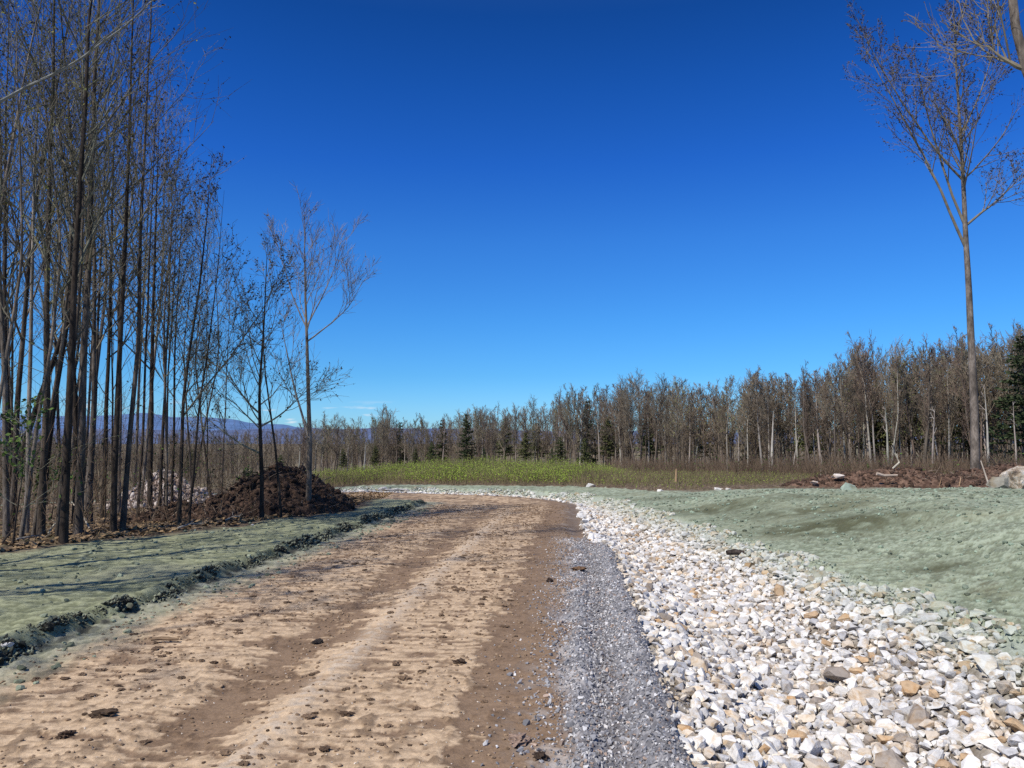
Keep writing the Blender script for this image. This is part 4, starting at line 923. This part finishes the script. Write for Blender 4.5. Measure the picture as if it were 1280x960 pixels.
# the big boulder
def boulder():
    m, nt, b = new_mat('boulder_face'); v = coords(nt, 'Object'); n = noise(nt, 2.2, 8, .65, v); n.inputs['Distortion'].default_value = .6
    c = ramp(nt, n.outputs['Fac'], [(.30, (.12, .09, .07)), (.42, (.40, .30, .20)), (.5, (.66, .56, .42)), (.62, (.74, .68, .60)), (.75, (.50, .34, .20))])
    nt.links.new(c, b.inputs['Base Color']); bump(nt, b, noise(nt, 5, 8, .7, v).outputs['Fac'], 1, .12)
    p = at(1268, 600, 21.6); v, t = rock_mesh(33, box=.75); mb = MB(); mb.add(v, t=t); o = mb.build('boulder', m); o.location = (p[0] + .08, 21.6, float(top_z(p[0], 21.6)) + .36); o.scale = (.68, .55, .72); o.rotation_euler = (.1, .15, .5)
    tag(o, 'large cream and tan boulder at the right edge beside the tall tree', 'boulder')
    g2 = at(1240, 604, 21.3); v, t = rock_mesh(35); mb = MB(); mb.add(v, t=t); o = mb.build('boulder', M_stone); o.location = (g2[0], 21.0, float(top_z(g2[0], 21.0)) + .2); o.scale = (.34, .3, .38); o.color = (.27, .25, .20, 1); tag(o, 'grey green lichen covered boulder leaning on the large cream boulder', 'boulder')
boulder()
# logs, stakes and dead branches
def limb(name, pts, r, mat, label, cat, sides=7, twigs=0, seed=0):
    g = np.random.default_rng(seed); P = np.array([pts], float); n = P.shape[1]; mb = MB(); R = taper(np.array([r]), n, .55); v, q = tubes(P, R, sides); mb.add(v, q=q)
    for e in (0, n - 1):
        c = len(v); mb.add(np.concatenate([v[e * sides:(e + 1) * sides], P[0, e][None]]), t=[(i, (i + 1) % sides, sides) for i in range(sides)])
    if twigs:
        s, d, t, rr, _ = spawn(g, P, R, twigs, .3, 1, .7, .2, 1, .5); P2 = grow(g, s, d, np.linalg.norm(P[0, -1] - P[0, 0]) * g.uniform(.2, .4, len(s)), 4, .15, .05); v, q = tubes(P2, taper(np.maximum(rr, .006), 4, .3), 4); mb.add(v, q=q)
    return tag(mb.build(name, mat), label, cat)
def L(px, py, D): return at(px, py, D)
limb('fallen_log', [L(1096, 592, 24.9), L(1105, 594.5, 24.9), L(1122, 594, 24.8)], .055, M_dead, 'white bare log lying on the soil berm', 'log')
limb('dead_branch', [L(1111, 590, 26), L(1124, 578, 26.2), L(1118, 566, 26.2), L(1116, 555, 26)], .035, M_dead, 'pale dead branch sticking up from the end of the soil berm', 'branch', twigs=5, seed=2)
limb('leaning_pole', [L(1236, 606, 22), L(1226, 576, 22.4)], .025, M_dead, 'thin pale pole leaning between the tall tree and the boulder', 'pole')
limb('wooden_stake', [L(845, 602, 27), L(845.4, 586, 27)], .05, M_wood, 'weathered wooden stake standing behind the crest of the bank', 'stake')
limb('wooden_stake', [L(1174, 608, 21), L(1177, 597, 21)], .014, M_wood, 'short thin stake left of the foot of the tall tree', 'stake')
limb('wooden_stake', [L(1199, 608, 21), L(1201, 597, 21.2)], .014, M_wood, 'short thin stake nearest the foot of the tall tree', 'stake')
limb('fallen_branch', [L(1126, 634, 15.7), L(1138, 627, 16.2), L(1146, 622, 16.6)], .012, M_under, 'dark twig lying on the green bank below the sprayed boulder', 'branch', twigs=3, seed=5)
for i, (a, b, D, lab) in enumerate((((60, 668), (75, 650), 13.3, 'pale broken branch leaning across the foremost trunks'), ((20, 676), (62, 672), 12.2, 'pale fallen branch lying at the left end of the wood'), ((112, 660), (90, 628), 14, 'pale broken branch propped against the thickest trunk'), ((2, 684), (22, 660), 11.6, 'dark branch rising from the ground at the left corner of the wood'),
                                    ((282, 652), (300, 646), 15.3, 'bleached branch on the skirt of the dark mound'), ((222, 662), (252, 655), 13.8, 'thin dry branch lying before the forked tree'))):
    p, q = at(*a, D), at(*b, D + .5); p[2] = max(p[2], gz(p[0], p[1]) + .02); limb('fallen_branch', [p, (p + q) / 2 + np.array([0, 0, .04]), q], .016, M_dead if i != 3 else M_bark_dark, lab, 'branch', twigs=4, seed=20 + i)

# ------------------------------------------------------------------ sky, sun, camera
SUN_EL, AZ = RAD(50), math.atan2(-.70, -.70)          # azimuth from +Y towards +X of the direction TO the sun
sv = Vector((math.sin(AZ) * math.cos(SUN_EL), math.cos(AZ) * math.cos(SUN_EL), math.sin(SUN_EL)))
sd = bpy.data.lights.new('sun', 'SUN'); sd.energy = 4.9; sd.angle = RAD(.53); sd.color = (1.0, .955, .89)
so = bpy.data.objects.new('sun', sd); COL.objects.link(so); so.rotation_euler = sv.to_track_quat('Z', 'Y').to_euler(); so.location = (0, 0, 30)
w = bpy.data.worlds.new('World'); scene.world = w; w.use_nodes = True; nt = w.node_tree; bg = nt.nodes['Background']
sk = nt.nodes.new('ShaderNodeTexSky'); sk.sky_type = 'NISHITA'; sk.sun_disc = False; sk.sun_elevation = SUN_EL; sk.sun_rotation = AZ; sk.altitude = 600; sk.air_density = 1.0; sk.dust_density = .4; sk.ozone_density = 3.0
tc = nt.nodes.new('ShaderNodeTexCoord'); sep = nt.nodes.new('ShaderNodeSeparateXYZ'); nt.links.new(tc.outputs['Generated'], sep.inputs[0])
# clear dry spring air: deepen the blue upwards, greyed overhead to keep shadows neutral
deep = ramp(nt, sep.outputs['Z'], [(0, (.36, .66, 1.0)), (.03, (.32, .63, 1.0)), (.083, (.22, .56, .92)), (.154, (.18, .54, .95)), (.252, (.145, .49, .98)), (.343, (.085, .385, .96)), (.424, (.06, .33, .84)), (.497, (.045, .275, .70)), (.56, (.12, .32, .68)), (.72, (.42, .54, .74))])
skm = mul(nt, sk.outputs['Color'], deep)
# a few small fair-weather clouds low over the hills
mp = nt.nodes.new('ShaderNodeMapping'); mp.inputs['Scale'].default_value = (7, 7, 46); nt.links.new(tc.outputs['Generated'], mp.inputs['Vector'])
cn = noise(nt, 1.9, 6, .55, mp.outputs['Vector'])
cm_ = ramp(nt, cn.outputs['Fac'], [(.60, (0, 0, 0)), (.70, (1, 1, 1))])
el_ = ramp(nt, sep.outputs['Z'], [(.008, (0, 0, 0)), (.018, (1, 1, 1)), (.034, (.9, .9, .9)), (.050, (0, 0, 0))])
cf = mul(nt, cm_, el_)
fin = nt.nodes.new('ShaderNodeMix'); fin.data_type = 'RGBA'; nt.links.new(cf, fin.inputs[0]); nt.links.new(skm, fin.inputs[6]); fin.inputs[7].default_value = (5.6, 5.9, 6.3, 1)
nt.links.new(fin.outputs[2], bg.inputs['Color']); bg.inputs['Strength'].default_value = .15

cd = bpy.data.cameras.new('camera'); co = bpy.data.objects.new('camera', cd); COL.objects.link(co)
cd.sensor_width = 36; cd.lens = 36 * FPX / 1280; cd.clip_start = .05; cd.clip_end = 30000
co.location = (0, 0, CAM_H); co.rotation_euler = (PI / 2 + PITCH, 0, 0); scene.camera = co
scene.view_settings.view_transform = 'Standard'; scene.view_settings.look = 'None'; scene.view_settings.exposure = 0
scene.cycles.max_bounces = 6; scene.cycles.diffuse_bounces = 3; scene.cycles.use_denoising = False
